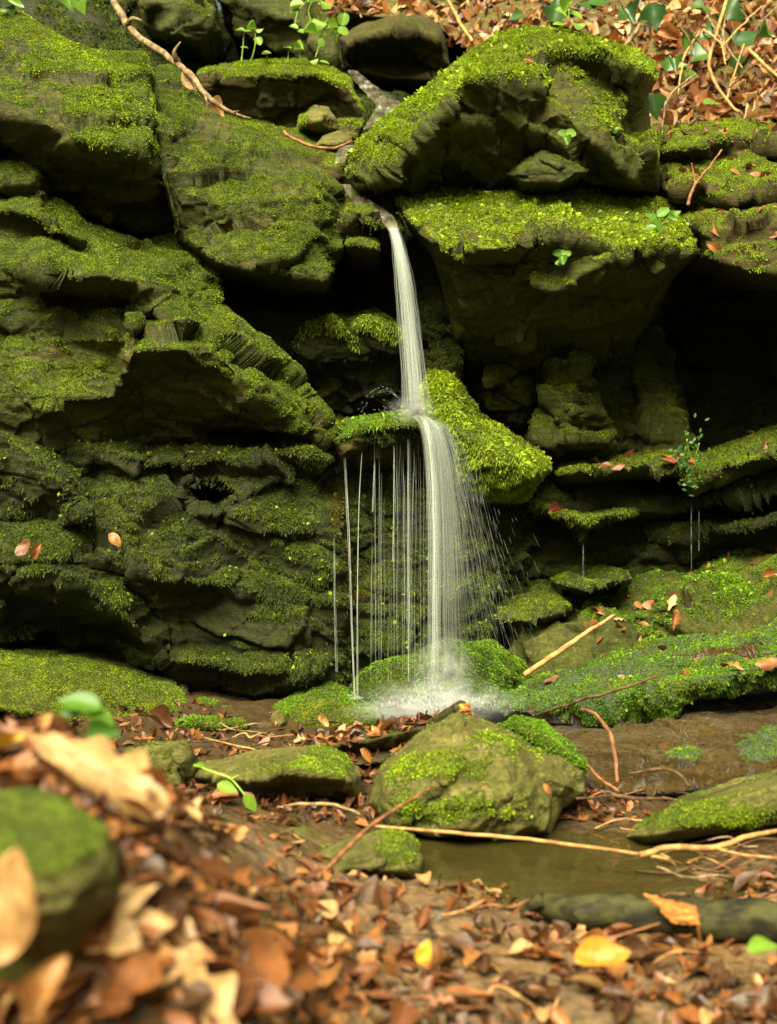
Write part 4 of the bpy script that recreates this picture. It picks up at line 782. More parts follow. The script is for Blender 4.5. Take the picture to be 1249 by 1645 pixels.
for k in range(60):                                                    # the ragged curtain left of the main flow
    x = rng.choice([600, 612, 624, 636, 645, 655, 668, 680]) + rng.normal(0, 6); ya = 705 + rng.random() * 60 + (rng.random() < 0.4) * rng.random() * 250; yb = ya + 80 + rng.random() * 340
    yb = min(yb, 1120); n = 16; ys = np.linspace(ya, yb, n)
    ps.append(unproj(x + np.cumsum(rng.normal(0, 0.35, n)), ys, 2.94 + 0.02 * rng.normal())); rs.append(0.0004 + 0.0005 * rng.random())
    al.append((0.03 + 0.06 * rng.random()) * np.clip(np.minimum(np.arange(n), n - 1 - np.arange(n)) / 3 + 0.1, 0, 1))
wpart('veil', strand_mesh(ps, rs, al))
for tx, a in (([(553, 735), (556, 790), (560, 870), (563, 960), (566, 1050), (569, 1122)], 0.75), ([(581, 728), (577, 790), (575, 870), (574, 960), (574, 1050), (574, 1122)], 0.6),
              ([(655, 706), (655, 800), (655, 900), (656, 1000), (656, 1112)], 0.6), ([(601, 742), (599, 800), (598, 822)], 0.5), ([(536, 860), (537, 950), (539, 1040), (540, 1080)], 0.4), ([(633, 716), (632, 800), (631, 900)], 0.5)):
    pp, rr, aa = [], [], []
    for k in range(3):
        n = 30; q = spline(np.array(tx, float) + rng.normal(0, 0.5, 2), n); q[:, 0] += np.cumsum(rng.normal(0, 0.12, n))
        pp.append(unproj(q[:, 0] + k * 0.8, q[:, 1], 2.93)); rr.append(0.0007 * (0.7 + 0.6 * rng.random(n))); aa.append(0.34 * a * (0.45 + 0.55 * rng.random(n)) * np.clip(np.linspace(0.1, 5, n), 0, 1))
    wpart('trickle', strand_mesh(pp, rr, aa))
# drops: short slivers of water
pp, rr, aa = [], [], []
def drop(x, y, Y, dx, dy, r, a): pp.append(unproj([x, x + dx * 0.33, x + dx * 0.66, x + dx], [y, y + dy * 0.33, y + dy * 0.66, y + dy], Y)); rr.append(np.array([0.15, 1, 1, 0.15]) * r); aa.append(a)
for k in range(240):
    t = rng.random(); y = 740 + 300 * t; x = 735 + 40 * t + abs(rng.normal(0, 22 + 26 * t)); L = 8 + 18 * rng.random()
    drop(x, y, 2.84 + rng.normal(0, 0.03), L * (x - 700) / 330, L, 0.0004, 0.04 + 0.08 * rng.random())
for k in range(70):
    a = math.radians(rng.uniform(100, 260)) if rng.random() < 0.75 else math.radians(rng.uniform(-70, 100)); rr_ = abs(rng.normal(0, 24)) + 3
    x, y = 660 + rr_ * math.cos(a) * 1.2, 662 - abs(rr_ * math.sin(a)) * 0.75 + 4 * rng.random(); L = 2 + 5 * rng.random()
    drop(x, y, 2.92 + rng.normal(0, 0.03), L * math.cos(a), -L * abs(math.sin(a)) * 0.4 + 1, 0.0004, 0.10 + 0.2 * rng.random())
for arc in range(2):                                                   # thrown arcs at the lip
    x1, top = 575 + 8 * arc + rng.normal(0, 3), 622 + 5 * arc
    for k in range(36):
        s = rng.random(); x = 655 + (x1 - 655) * s; y = 660 - 4 * (660 - top) * s * (1 - s) * (1 if s < 0.5 else 1) + rng.normal(0, 1.5); drop(x, y, 2.92, -3, -2 + 5 * s, 0.00035, 0.16)
for k in range(900):
    x = rng.normal(700, 46); y = 1138 - abs(rng.normal(0, 20)) * math.exp(-((x - 705) / 70) ** 2) + rng.normal(0, 4); drop(x, y, 2.82 + rng.normal(0, 0.05), rng.normal(0, 3), -2 - 5 * rng.random(), 0.0006, 0.10 + 0.22 * rng.random())
for k in range(60): drop(570 + rng.normal(0, 7), 1126 - abs(rng.normal(0, 6)), 2.9, rng.normal(0, 2), -2, 0.0006, 0.25)
wpart('spray', strand_mesh(pp, rr, aa, 3), kind='stuff')
for lab, x, y0, y1, Yd in (('thin drip of water falling from the green moss tongue', 937, 872, 930, 3.16), ('longer drip of water falling from the thin mossy shelf at right', 1111, 800, 915, 3.14), ('faint drip of water beside the longer one at right', 1123, 815, 885, 3.15)):
    q_, r_, a_ = [], [], []
    for k in range(2):
        yy = np.linspace(y0, y1, 20); q_.append(unproj(x + k * 0.9 + np.cumsum(rng.normal(0, 0.1, 20)), yy, Yd)); r_.append(0.0007 * (0.6 + 0.7 * rng.random(20))); a_.append(0.10 * rng.random(20) * np.clip(np.linspace(0, 5, 20), 0, 1))
    V, F, A = strand_mesh(q_, r_, a_); link('water_drip', mesh_np('water_drip', V, F, M_FALL, {'alpha': A}), None, lab, 'water drip')
# mist over the pool where the water lands
m = NT('mist'); m.t.nodes.remove(m.b); tc = m.n('ShaderNodeTexCoord').outputs['Object']
ln = m.n('ShaderNodeVectorMath', operation='LENGTH'); m.t.links.new(tc, ln.inputs[0])
vs = m.n('ShaderNodeVolumeScatter'); vs.inputs['Color'].default_value = (0.93, 0.96, 0.88, 1)
m.set(vs.inputs['Density'], m.math('MULTIPLY', m.range(ln.outputs['Value'], 1.0, 0.0), m.range(m.noise(3.5, 3, 0.6, tc), 0.35, 0.7, 0.5, 15.0)))
m.t.links.new(vs.outputs[0], m.out.inputs['Volume']); M_MIST = m.m
import bmesh
def ball(name, loc, scale, mat, parent=None, sub=3, kind=None):
    bm = bmesh.new(); bmesh.ops.create_icosphere(bm, subdivisions=sub, radius=1); me = bpy.data.meshes.new(name); bm.to_mesh(me); bm.free(); me.materials.append(mat)
    o = link(name, me, parent, kind=kind); o.location = loc; o.scale = scale; return o
ball('mist', P3(708, 1128, 2.80), (0.19, 0.11, 0.060), M_MIST, fall)
ball('mist', P3(655, 1142, 2.78), (0.15, 0.09, 0.03), M_MIST, fall)
ball('mist', P3(712, 1080, 2.84), (0.08, 0.07, 0.10), M_MIST, fall)
ball('mist', P3(662, 658, 2.93), (0.062, 0.05, 0.04), M_MIST, fall)

# the stream above the spout and the sheet on the upper step
m = NT('stream_water'); p = m.pos(); m.b.inputs['Roughness'].default_value = 0.08
m.set(m.b.inputs['Base Color'], m.ramp(m.noise(26, 2, 0.5, m.map(p, (2.5, 0.5, 0.6))), [(0.35, (0.05, 0.04, 0.02)), (0.6, (0.16, 0.145, 0.10)), (0.8, (0.6, 0.6, 0.54))]))
m.b.inputs['Alpha'].default_value = 0.62; m.set(m.b.inputs['Normal'], m.bump(m.noise(60, 3, 0.5, p), 0.006, 0.5)); M_STREAM = m.m
def ribbon(name, pts, hw, mat, n=40, **kw):
    Cn = spline(pix(pts), n); Wd = np.interp(np.linspace(0, 1, n), np.linspace(0, 1, len(hw)), hw) / FPX * Cn[:, 1]
    k = 7; s = np.linspace(-1, 1, k); V = Cn[:, None] + np.stack([s[None] * Wd[:, None], 0 * s[None] * Wd[:, None], -0.12 * np.abs(s[None]) ** 2 * Wd[:, None]], -1)
    V = V.reshape(-1, 3); V[:, 2] += 0.004 * fbm(V, 22, 2, 7); ii = np.arange(n * k).reshape(n, k)
    F = np.stack([ii[:-1, :-1], ii[1:, :-1], ii[1:, 1:], ii[:-1, 1:]], -1).reshape(-1, 4)
    return link(name, mesh_np(name, V, F, mat), **kw)
ribbon('stream', [(566, 112, 4.3), (585, 132, 4.1), (612, 152, 3.9), (626, 168, 3.75), (610, 190, 3.6), (596, 206, 3.5)], [8, 12, 20, 22, 18, 12], M_STREAM, kind='structure')
ribbon('stream', [(562, 232, 3.44), (552, 244, 3.36), (548, 252, 3.3), (546, 262, 3.28)], [14, 12, 9, 7], M_STREAM, kind='structure')
ribbon('stream', [(556, 296, 3.3), (574, 312, 3.26), (594, 330, 3.2), (612, 342, 3.15), (626, 356, 3.09), (634, 370, 3.05)], [10, 15, 18, 18, 11, 7], M_STREAM, kind='structure')

# ------------------------------------------------------------------ leaves
LEAFCOL = [(0.0, (0.035, 0.018, 0.008)), (0.2, (0.085, 0.030, 0.011)), (0.4, (0.21, 0.066, 0.017)), (0.6, (0.34, 0.135, 0.036)), (0.8, (0.45, 0.26, 0.095)), (1.0, (0.60, 0.40, 0.18))]
def dry_leaf_mat(name, stops):
    m = NT(name); p = m.pos(); col = m.ramp(m.attr('tint'), stops)
    col = m.mix(m.math('MULTIPLY', m.range(m.noise(120, 4, 0.6, p), 0.45, 0.7), 0.5), col, (0.10, 0.05, 0.018))
    lt, ls = m.attr('lt'), m.math('ABSOLUTE', m.attr('ls'))
    side = m.math('ABSOLUTE', m.math('SUBTRACT', m.math('FRACT', m.math('MULTIPLY', m.math('SUBTRACT', lt, m.math('MULTIPLY', ls, 0.16)), 8.0)), 0.5))
    vein = m.math('MAXIMUM', m.range(ls, 0.10, 0.03), m.math('MULTIPLY', m.range(side, 0.09, 0.02), 0.6))
    col = m.mix(m.math('MULTIPLY', vein, 0.45), col, (0.16, 0.085, 0.03))
    col = m.mix(m.range(m.noise(45, 4, 0.6, p), 0.55, 0.72), col, (0.11, 0.05, 0.018))
    m.set(m.b.inputs['Base Color'], col); m.b.inputs['Roughness'].default_value = 0.42
    tr = m.n('ShaderNodeBsdfTranslucent'); m.set(tr.inputs['Color'], col); ms = m.n('ShaderNodeMixShader'); ms.inputs[0].default_value = 0.25
    m.t.links.new(m.b.outputs[0], ms.inputs[1]); m.t.links.new(tr.outputs[0], ms.inputs[2]); m.t.links.new(ms.outputs[0], m.out.inputs['Surface'])
    m.set(m.b.inputs['Normal'], m.bump(m.noise(400, 3, 0.6, p), 0.002, 0.5)); return m.m
M_DRY = dry_leaf_mat('dry_leaf', LEAFCOL)
M_YEL = dry_leaf_mat('yellow_leaf', [(0.0, (0.42, 0.17, 0.01)), (1.0, (0.6, 0.36, 0.018))])
M_RED = dry_leaf_mat('rusty_red_leaf', [(0.0, (0.09, 0.018, 0.008)), (1.0, (0.24, 0.05, 0.015))])
M_GRN = leafy_mat('green_leaf', [(0.0, (0.02, 0.065, 0.008)), (0.5, (0.05, 0.13, 0.010)), (1.0, (0.17, 0.29, 0.025))], 0.35, 0.4)
M_IVY = leafy_mat('ivy_leaf', [(0.0, (0.010, 0.038, 0.012)), (0.5, (0.035, 0.085, 0.012)), (1.0, (0.12, 0.22, 0.02))], 0.2, 0.35)

def leaf_arrays(kind, seed, nu=12, nv=7, curl=1.0):
    """unit-length leaf along +X, face up +Z"""
    g = np.random.default_rng(seed); t = np.linspace(0, 1, nu); s = np.linspace(-1, 1, nv)
    base = np.sin(np.pi * np.clip(t, 0, 1) ** 0.85) ** 0.8
    if kind == 'oak': w = np.interp(t, [0, 0.08, 0.5, 0.72, 0.9, 1], [0.012, 0.015, 0.25, 0.28, 0.16, 0.03]) * (0.78 + 0.25 * np.sin(2 * np.pi * (3.6 * t + g.random()))) + 0.008
    elif kind == 'beech': w = 0.30 * base + 0.008
    elif kind == 'ivy': w = np.interp(t, [0, 0.06, 0.2, 0.34, 0.5, 0.62, 0.8, 1], [0.12, 0.34, 0.46, 0.5, 0.27, 0.24, 0.12, 0.01])
    elif kind == 'round': w = 0.46 * np.sqrt(np.clip(1 - (2 * t - 1) ** 2, 0, 1)) + 0.005
    else: w = 0.24 * base * (0.6 + 0.5 * g.random(nu)) + 0.02                       # torn scrap
    T, Sg = np.meshgrid(t, s, indexing='ij'); Wg = w[:, None]
    y = Sg * Wg; x = T - 0.10 * np.abs(Sg) * Wg * (1 if kind != 'ivy' else -1)
    c1, c2, c3 = g.normal(0.25, 0.55) * curl, g.normal(0, 0.35) * curl, g.normal(0, 0.6) * curl
    z = c1 * y ** 2 / 0.3 * 2 + c2 * (T - 0.5) ** 2 + c3 * (T - 0.5) * y + 0.02 * curl * np.sin(9 * T + 3 * Sg + g.random() * 6) + 0.05 * np.abs(Sg) * Wg
    if curl > 0:
        th = y * g.normal(0, 2.2) * curl; y = y * np.cos(th * 0.7); z = z + np.abs(np.sin(th)) * 0.1
    V = np.stack([x, y, z], -1).reshape(-1, 3); ii = np.arange(nu * nv).reshape(nu, nv)
    F = np.stack([ii[:-1, :-1], ii[1:, :-1], ii[1:, 1:], ii[:-1, 1:]], -1).reshape(-1, 4)
    return V - np.array([0.5, 0, 0]), F

def leaf_uv(nu, nv):
    T, Sg = np.meshgrid(np.linspace(0, 1, nu), np.linspace(-1, 1, nv), indexing='ij'); return T.ravel(), Sg.ravel()
def basis(X, Nn):
    X = np.asarray(X, float); X = X / np.linalg.norm(X); Nn = np.asarray(Nn, float); Nn = Nn - X * (X @ Nn); Nn /= np.linalg.norm(Nn) + 1e-9
    return np.stack([X, np.cross(Nn, X), Nn], 1)
from mathutils import Matrix
def set_frame(o, R_, loc, s):
    M = Matrix([[*(R_[i] * s), loc[i]] for i in range(3)] + [[0, 0, 0, 1]]); o.matrix_world = M

VAR = {}
def leaf_variant(kind, k, tint, mat, curl=1.0, nu=14, nv=7):
    key = (kind, k, round(tint, 2), mat.name, curl, nu)
    if key not in VAR:
        V, F = leaf_arrays(kind, 100 + k * 7, nu, nv, curl); g = np.random.default_rng(k); 
        VAR[key] = mesh_np('fallen_leaf', V, F, mat, {'tint': np.clip(tint + 0.08 * fbm(V, 5, 2, k), 0, 1), 'lt': leaf_uv(nu, nv)[0], 'ls': leaf_uv(nu, nv)[1]})
    return VAR[key]

def photo_leaf(px, py, Y, lpx, ang, face, label, kind='oak', k=0, tint=0.8, mat=None, curl=1.0, name='fallen_leaf', cat='leaf', group=None, roll=0.0):
    """a leaf of its own: middle at (px, py) at distance Y, lpx photo pixels long, ang its direction in the picture, face 0 = lying flat, 1 = facing the camera"""
    a = math.radians(ang); X = np.array([math.cos(a), 0.35 * (1 - face) * math.sin(a + 1), math.sin(a)])
    Nn = np.array([roll, -face, 1.05 - face]); o = link(name, leaf_variant(kind, k, tint, mat or M_DRY, curl, 30, 11), None, label, cat, group)
    set_frame(o, basis(X, Nn), unproj(px, py, Y), lpx / FPX * Y); return o

photo_leaf(152, 1238, 1.00, 265, -30, 0.75, 'big pale tan oak leaf, blurred, lying on top of the heap at lower left', 'oak', 1, 0.84, curl=0.9)
photo_leaf(8, 1455, 0.80, 190, 78, 0.85, 'blurred pale orange leaf at the left edge, in front of the mossy stone', 'beech', 2, 0.74, curl=0.8)
photo_leaf(290, 1580, 0.93, 270, -50, 0.65, 'big blurred tan oak leaf at the bottom, right of the mossy stone', 'oak', 3, 0.84, curl=0.9)
photo_leaf(75, 1585, 0.78, 110, 60, 0.7, 'small blurred orange leaf leaning below the mossy stone', 'beech', 4, 0.68)
photo_leaf(12, 1192, 1.06, 60, 20, 0.7, 'bright yellow blurred leaf at the left edge on the heap', 'beech', 5, 0.8, M_YEL)
photo_leaf(60, 1180, 1.10, 150, -15, 0.4, 'dark rust brown leaf tucked behind the big pale oak leaf', 'oak', 6, 0.36)
photo_leaf(225, 1300, 1.02, 110, -35, 0.5, 'rust coloured leaf under the tip of the big pale oak leaf', 'beech', 7, 0.40)
photo_leaf(682, 1530, 1.38, 42, 70, 0.7, 'small lemon yellow leaf lying in the brown litter at bottom centre', 'beech', 8, 0.9, M_YEL)
photo_leaf(968, 1540, 1.42, 95, 4, 0.45, 'orange yellow leaf lying below the dark fallen branch', 'beech', 9, 0.2, M_YEL)
photo_leaf(520, 1157, 2.72, 26, -55, 0.8, 'tan leaf standing on the green moss hump left of the splash', 'beech', 10, 0.75)
photo_leaf(893, 821, 3.12, 24, 5, 0.6, 'small red leaf on the dark layers beside the moss tongue', 'beech', 11, 0.6, M_RED)
photo_leaf(38, 880, 2.74, 34, 50, 0.7, 'curled brown leaf on the left ledge, the left one of two', 'beech', 12, 0.32)
photo_leaf(60, 886, 2.73, 28, 70, 0.8, 'curled brown leaf on the left ledge, the right one of two', 'beech', 13, 0.42)
photo_leaf(185, 867, 2.80, 28, -50, 0.8, 'tan leaf stuck to the wet rock face left of the fall', 'beech', 14, 0.62)
photo_leaf(1075, 742, 3.10, 34, 4, 0.3, 'flat dark red leaf on the thin mossy shelf', 'beech', 15, 0.3, M_RED)
photo_leaf(975, 748, 3.11, 28, 8, 0.35, 'dull red leaf at the left end of the thin mossy shelf', 'beech', 16, 0.4, M_RED)
photo_leaf(1235, 1062, 2.5, 44, 10, 0.5, 'orange brown leaf on the vivid green slab at the right edge', 'beech', 17, 0.5)
photo_leaf(1238, 926, 3.0, 26, 4, 0.6, 'orange leaf on the lumpy mossy bank at the right edge', 'beech', 18, 0.55)
photo_leaf(255, 1160, 2.5, 46, -30, 0.5, 'dark brown leaf standing up at the end of the left moss mound', 'beech', 19, 0.22)
photo_leaf(850, 97, 3.08, 18, -10, 0.7, 'pinkish brown leaf caught in the moss on top of the roof shaped boulder', 'beech', 20, 0.5)
photo_leaf(880, 1268, 2.0, 20, -50, 0.9, 'small tan leaf stuck on the right flank of the pointed boulder', 'beech', 21, 0.6)
photo_leaf(1228, 1524, 1.36, 56, 4, 0.35, 'bright green leaf on the litter at the right edge', 'beech', 22, 0.85, M_GRN, curl=0.4)
photo_leaf(305, 128, 3.0, 40, -65, 0.8, 'pale curled leaf hanging under the twig at upper left', 'beech', 23, 0.95)
photo_leaf(345, 178, 2.98, 36, -30, 0.6, 'tan curled leaf lying where the twig meets the grey green block', 'beech', 24, 0.8)
photo_leaf(1085, 996, 3.0, 34, 80, 0.7, 'withered pinkish leaf hanging on the mossy bank right of the loose stick', 'oak', 25, 0.5)

FREE_PX = [[(592, 1290), (640, 1205), (738, 1142), (835, 1170), (938, 1235), (942, 1280), (885, 1345), (700, 1350)], [(308, 1250), (330, 1220), (515, 1195), (582, 1246), (575, 1320), (430, 1304)], [(185, 1235), (200, 1200), (300, 1188), (312, 1250), (220, 1260)],
           [(455, 1402), (560, 1344), (665, 1342), (684, 1380), (630, 1442), (490, 1428)], [(1005, 1348), (1249, 1236), (1260, 1330), (1040, 1360)], [(-20, 1270), (110, 1292), (202, 1375), (150, 1505), (110, 1585), (-20, 1600)], [(895, 1435), (1260, 1440), (1260, 1510), (900, 1495)]]
def on_ground(px, py):
    """where the line of sight through a pixel first meets the stream bed"""
    Ys = 0.45 * (3.4 / 0.45) ** np.linspace(0, 1, 260); x = (px[:, None] - CX) / FPX * Ys; z = CAM_H - (py[:, None] - CY) / FPX * Ys
    gz = ground_z(x, np.broadcast_to(Ys, x.shape)); hit = z < gz; i = hit.argmax(1); ok = hit.any(1)
    r = np.arange(len(px)); return x[r, i], Ys[i], gz[r, i], ok
def gnorm(x, y):
    e = 0.02; zx = (ground_z(x + e, y) - ground_z(x - e, y)) / (2 * e); zy = (ground_z(x, y + e) - ground_z(x, y - e)) / (2 * e)
    n = np.stack([-zx, -zy, np.ones_like(zx)], -1); return n / np.linalg.norm(n, axis=-1, keepdims=True)
def in_water(x, y): return (((x - 0.22) / 0.36) ** 2 + ((y - 1.98) / 0.19) ** 2 < 1) | (((x - 0.08) / 0.42) ** 2 + ((y - 2.86) / 0.2) ** 2 < 1)

rng = np.random.default_rng(12)
cand = np.column_stack([rng.uniform(-20, 1270, 1500), 1180 + 480 * rng.random(1500) ** 0.8])
bad = np.zeros(len(cand), bool)
for pl in FREE_PX: bad |= poly_inside(cand[:, 0], cand[:, 1], pl)
bad |= (cand[:, 1] < 1290) & (cand[:, 0] > 590)
cand = cand[~bad]; gx_, gy_, gz_, ok = on_ground(cand[:, 0], cand[:, 1]); ok &= ~in_water(gx_, gy_)
cand, gx_, gy_, gz_ = cand[ok], gx_[ok], gy_[ok], gz_[ok]; gn_ = gnorm(gx_, gy_)
KINDS = [(0.08, 'dark wet leaf'), (0.3, 'brown leaf'), (0.45, 'rust orange leaf'), (0.62, 'orange tan leaf'), (0.85, 'pale tan leaf')]
for i in range(min(190, len(cand))):
    left = cand[i, 0] < 560 and cand[i, 1] > 1380
    tint, word = KINDS[int(np.clip(rng.normal(3.3 if left else 1.5, 1.5), 0, 4.4))]
    where = 'in the blurred heap at the lower left' if left else ('in the litter at the bottom right' if cand[i, 1] > 1420 else ('in the litter left of the pointed boulder' if cand[i, 0] < 700 else 'in the litter round the small pool'))
    o = link('fallen_leaf', leaf_variant('oak' if rng.random() < 0.45 else 'beech', int(rng.integers(30, 44)), tint, M_DRY, 0.6), None, '%s among its like %s' % (word, where), 'leaf', '%ss %s' % (word.replace('leaf', 'leave'), where))
    n_ = gn_[i] + rng.normal(0, 0.3, 3); n_[2] = abs(n_[2]) + 0.15
    s = rng.uniform(0.024, 0.055) if gy_[i] > 1.15 else rng.uniform(0.04, 0.075)
    set_frame(o, basis(rng.normal(0, 1, 3) * [1, 1, 0.25], n_), (gx_[i], gy_[i], gz_[i] + 0.006 + 0.006 * rng.random()), s)

def scatter_mesh(name, P, Nn, smin, smax, kinds, tmean, seed, tilt=0.45, parent=None, mat=None, lift=0.004, tsd=0.22):
    g = np.random.default_rng(seed); Vs, Fs, Ts, base = [], [], [], 0; bank = [leaf_arrays(kinds[k % len(kinds)], 300 + k, 7, 5, 0.8) for k in range(16)]
    for i in range(len(P)):
        V, F = bank[int(g.integers(16))]; n_ = Nn[i] + g.normal(0, tilt, 3); R_ = basis(g.normal(0, 1, 3), n_); s = g.uniform(smin, smax)
        Vs.append((V * s) @ R_.T + P[i] + n_ / np.linalg.norm(n_) * lift); Fs.append(F + base); base += len(V); Ts.append(np.full(len(V), np.clip(g.normal(tmean, tsd), 0, 1)))
    return link(name, mesh_np(name, np.concatenate(Vs), np.concatenate(Fs), mat or M_DRY, {'tint': np.concatenate(Ts), 'lt': np.tile(leaf_uv(7, 5)[0], len(P)), 'ls': np.tile(leaf_uv(7, 5)[1], len(P))}), parent, kind='stuff')
# small scraps and crumbs between them: nobody could count these
n = 3000; px_ = rng.uniform(-150, 1400, n); py_ = 1120 + 560 * rng.random(n) ** 0.75
x_, y_, z_, ok = on_ground(px_, py_); ok &= ~(in_water(x_, y_) & (rng.random(n) < 0.93)); ok &= fbm(np.stack([x_, y_, 0 * x_], 1), 5.5, 3, 77) > rng.normal(-0.12, 0.22, n); x_, y_, z_ = x_[ok], y_[ok], z_[ok]
scatter_mesh('leaf_litter', np.stack([x_, y_, z_], -1), gnorm(x_, y_), 0.006, 0.030, ['scrap', 'scrap', 'beech', 'oak'], 0.26, 5, tilt=0.22, tsd=0.26)
n = 2300; u_ = np.concatenate([rng.uniform(-0.3, 0.3, 500), rng.choice([-1, 1], 1800) * rng.uniform(0.3, 1.0, 1800)]); y_ = rng.uniform(0.35, 2.5, n); x_ = u_ * np.maximum(y_, 0.9); k_ = ~in_water(x_, y_); x_, y_ = x_[k_], y_[k_]
scatter_mesh('leaf_litter', np.stack([x_, y_, ground_z(x_, y_)], -1), gnorm(x_, y_), 0.018, 0.045, ['oak', 'beech', 'scrap'], 0.32, 6, tilt=0.2, tsd=0.26)
n = 1500; px_ = rng.uniform(-100, 1010, n); py_ = rng.uniform(1135, 1330, n)
x_, y_, z_, ok = on_ground(px_, py_); ok &= ~(in_water(x_, y_) & (rng.random(n) < 0.85)); x_, y_, z_ = x_[ok], y_[ok], z_[ok]
scatter_mesh('leaf_litter', np.stack([x_, y_, z_], -1), gnorm(x_, y_), 0.010, 0.034, ['scrap', 'beech', 'oak', 'scrap'], 0.26, 15)
def pick(g, n, box, seed, minz=-1):
    r = np.random.default_rng(seed); V, F, N = g['front'], g['FF'], g['N']; c = V[F].mean(1); px = CX + c[:, 0] / c[:, 1] * FPX; py = CY - (c[:, 2] - CAM_H) / c[:, 1] * FPX
    m_ = (px > box[0]) & (px < box[2]) & (py > box[1]) & (py < box[3]) & (N[F[:, 0], 2] > minz); ids = np.where(m_)[0]
    a = V[F[ids]]; w = np.linalg.norm(np.cross(a[:, 2] - a[:, 0], a[:, 3] - a[:, 1]), axis=1); f = r.choice(ids, n, p=w / w.sum()); q = r.random((n, 1))
    return V[F[f, 0]] * q + V[F[f, 2]] * (1 - q), N[F[f, 0]]
for nm, k, bx in (('steps', 150, (1040, 190, 1400, 460)), ('bank', 70, (780, 850, 1400, 1100)), ('slab', 14, (850, 980, 1400, 1100)), ('shelf', 22, (880, 690, 1400, 780)), ('dam', 130, (480, 1130, 720, 1240))):
    Pq, Nq = pick(KEEP[nm], k, bx, 41, 0.35); scatter_mesh('leaf_litter', Pq, Nq, 0.014, 0.045, ['beech', 'oak', 'scrap'], 0.36, 17, lift=0.006)
# leaves on the hillside
Ph, Nh = pick(gh, 5200, (450, -220, 1800, 235), 3)
scatter_mesh('leaf_litter', Ph, Nh, 0.03, 0.075, ['oak', 'beech', 'beech', 'scrap'], 0.50, 8, tsd=0.3, tilt=0.8, lift=0.012)
Ph, Nh = pick(gh, 62, (1050, 0, 1245, 215), 4)
for i in range(len(Ph)):
    tint, word = KINDS[int(np.clip(rng.normal(3.0, 0.9), 1, 4.4))]
    o = link('fallen_leaf', leaf_variant('oak' if rng.random() < 0.4 else 'beech', int(rng.integers(30, 44)), tint, M_DRY, 1.0), None, '%s among its like on the ivy slope at upper right' % word, 'leaf', '%ss on the upper right slope' % word.replace('leaf', 'leave'))
    n_ = Nh[i] + rng.normal(0, 0.45, 3); set_frame(o, basis(rng.normal(0, 1, 3), n_), Ph[i] + Nh[i] * 0.03, rng.uniform(0.045, 0.085))

# ------------------------------------------------------------------ twigs, sticks, the fallen branch
def wood_mat(name, a, b, rough=0.7, sc=(14, 14, 14)):
    m = NT(name); p = m.pos(); m.set(m.b.inputs['Base Color'], m.mix(m.range(m.noise(1, 5, 0.6, m.map(p, sc)), 0.35, 0.65), a, b)); m.b.inputs['Roughness'].default_value = rough; m.b.inputs['Specular IOR Level'].default_value = 0.15
    m.set(m.b.inputs['Normal'], m.bump(m.noise(180, 4, 0.6, p), 0.003, 0.6)); return m.m
W_GREY = wood_mat('grey_tan_bark', (0.09, 0.06, 0.028), (0.26, 0.18, 0.09), sc=(60, 60, 60))
W_RED = wood_mat('reddish_twig_bark', (0.10, 0.045, 0.02), (0.26, 0.11, 0.045), sc=(60, 60, 60))
W_TAN = wood_mat('peeled_tan_wood', (0.20, 0.105, 0.035), (0.40, 0.23, 0.08), sc=(60, 60, 60))
W_DARK = wood_mat('dark_twig_bark', (0.03, 0.018, 0.009), (0.11, 0.06, 0.025), sc=(60, 60, 60))
W_LOG = wood_mat('wet_black_green_bark', (0.010, 0.009, 0.005), (0.045, 0.042, 0.012), rough=0.75, sc=(30, 60, 60))
W_RAW = wood_mat('raw_orange_wood', (0.20, 0.07, 0.014), (0.46, 0.19, 0.045), sc=(20, 90, 120))
def tube(P, r, n=24, sides=8, wig=0.0, seed=0, cap=True):
    Q = spline(P, n); 
    if wig: Q = Q + wig * np.stack([fbm(Q, 25, 3, seed + k) for k in range(3)], 1)
    rr = np.interp(np.linspace(0, 1, n), np.linspace(0, 1, len(r)), r); V, F, _ = strand_mesh([Q], [rr], [1.0], sides)
    if cap:
        V = np.concatenate([V, Q[:1], Q[-1:]]); a, b = len(V) - 2, len(V) - 1; k = np.arange(sides); e = (n - 1) * sides
        F = np.concatenate([F, np.stack([np.full(sides, a), (k + 1) % sides, k, k], 1)[:, [0, 1, 2, 2]], np.stack([np.full(sides, b), e + k, e + (k + 1) % sides, e + (k + 1) % sides], 1)])
        F = F.copy(); tri = F[:, 2] == F[:, 3]; 
        return V, F, tri
    return V, F, None
def mesh_mixed(name, parts, mat):
    me = bpy.data.meshes.new(name); vs, fs = [], []; b = 0
    for V, F, tri in parts:
        for i, f in enumerate(F.tolist()): fs.append([b + q for q in (f[:3] if tri is not None and tri[i] else f)])
        vs += V.tolist(); b += len(V)
    me.from_pydata(vs, [], fs); me.materials.append(mat); me.polygons.foreach_set('use_smooth', np.ones(len(fs), bool)); me.update(); return me
TW = [0]
def twig(pts, r, label, mat, name='twig', cat='twig', side=(), wig=0.004, group=None, n=26):
    TW[0] += 1; parts = [tube(pix(pts), r, n, 8, wig, TW[0])]
    for sp, sr in side: parts.append(tube(pix(sp), sr, 10, 6, wig * 0.5, TW[0] + 50))
    return link(name, mesh_mixed(name, parts, mat), None, label, cat, group)
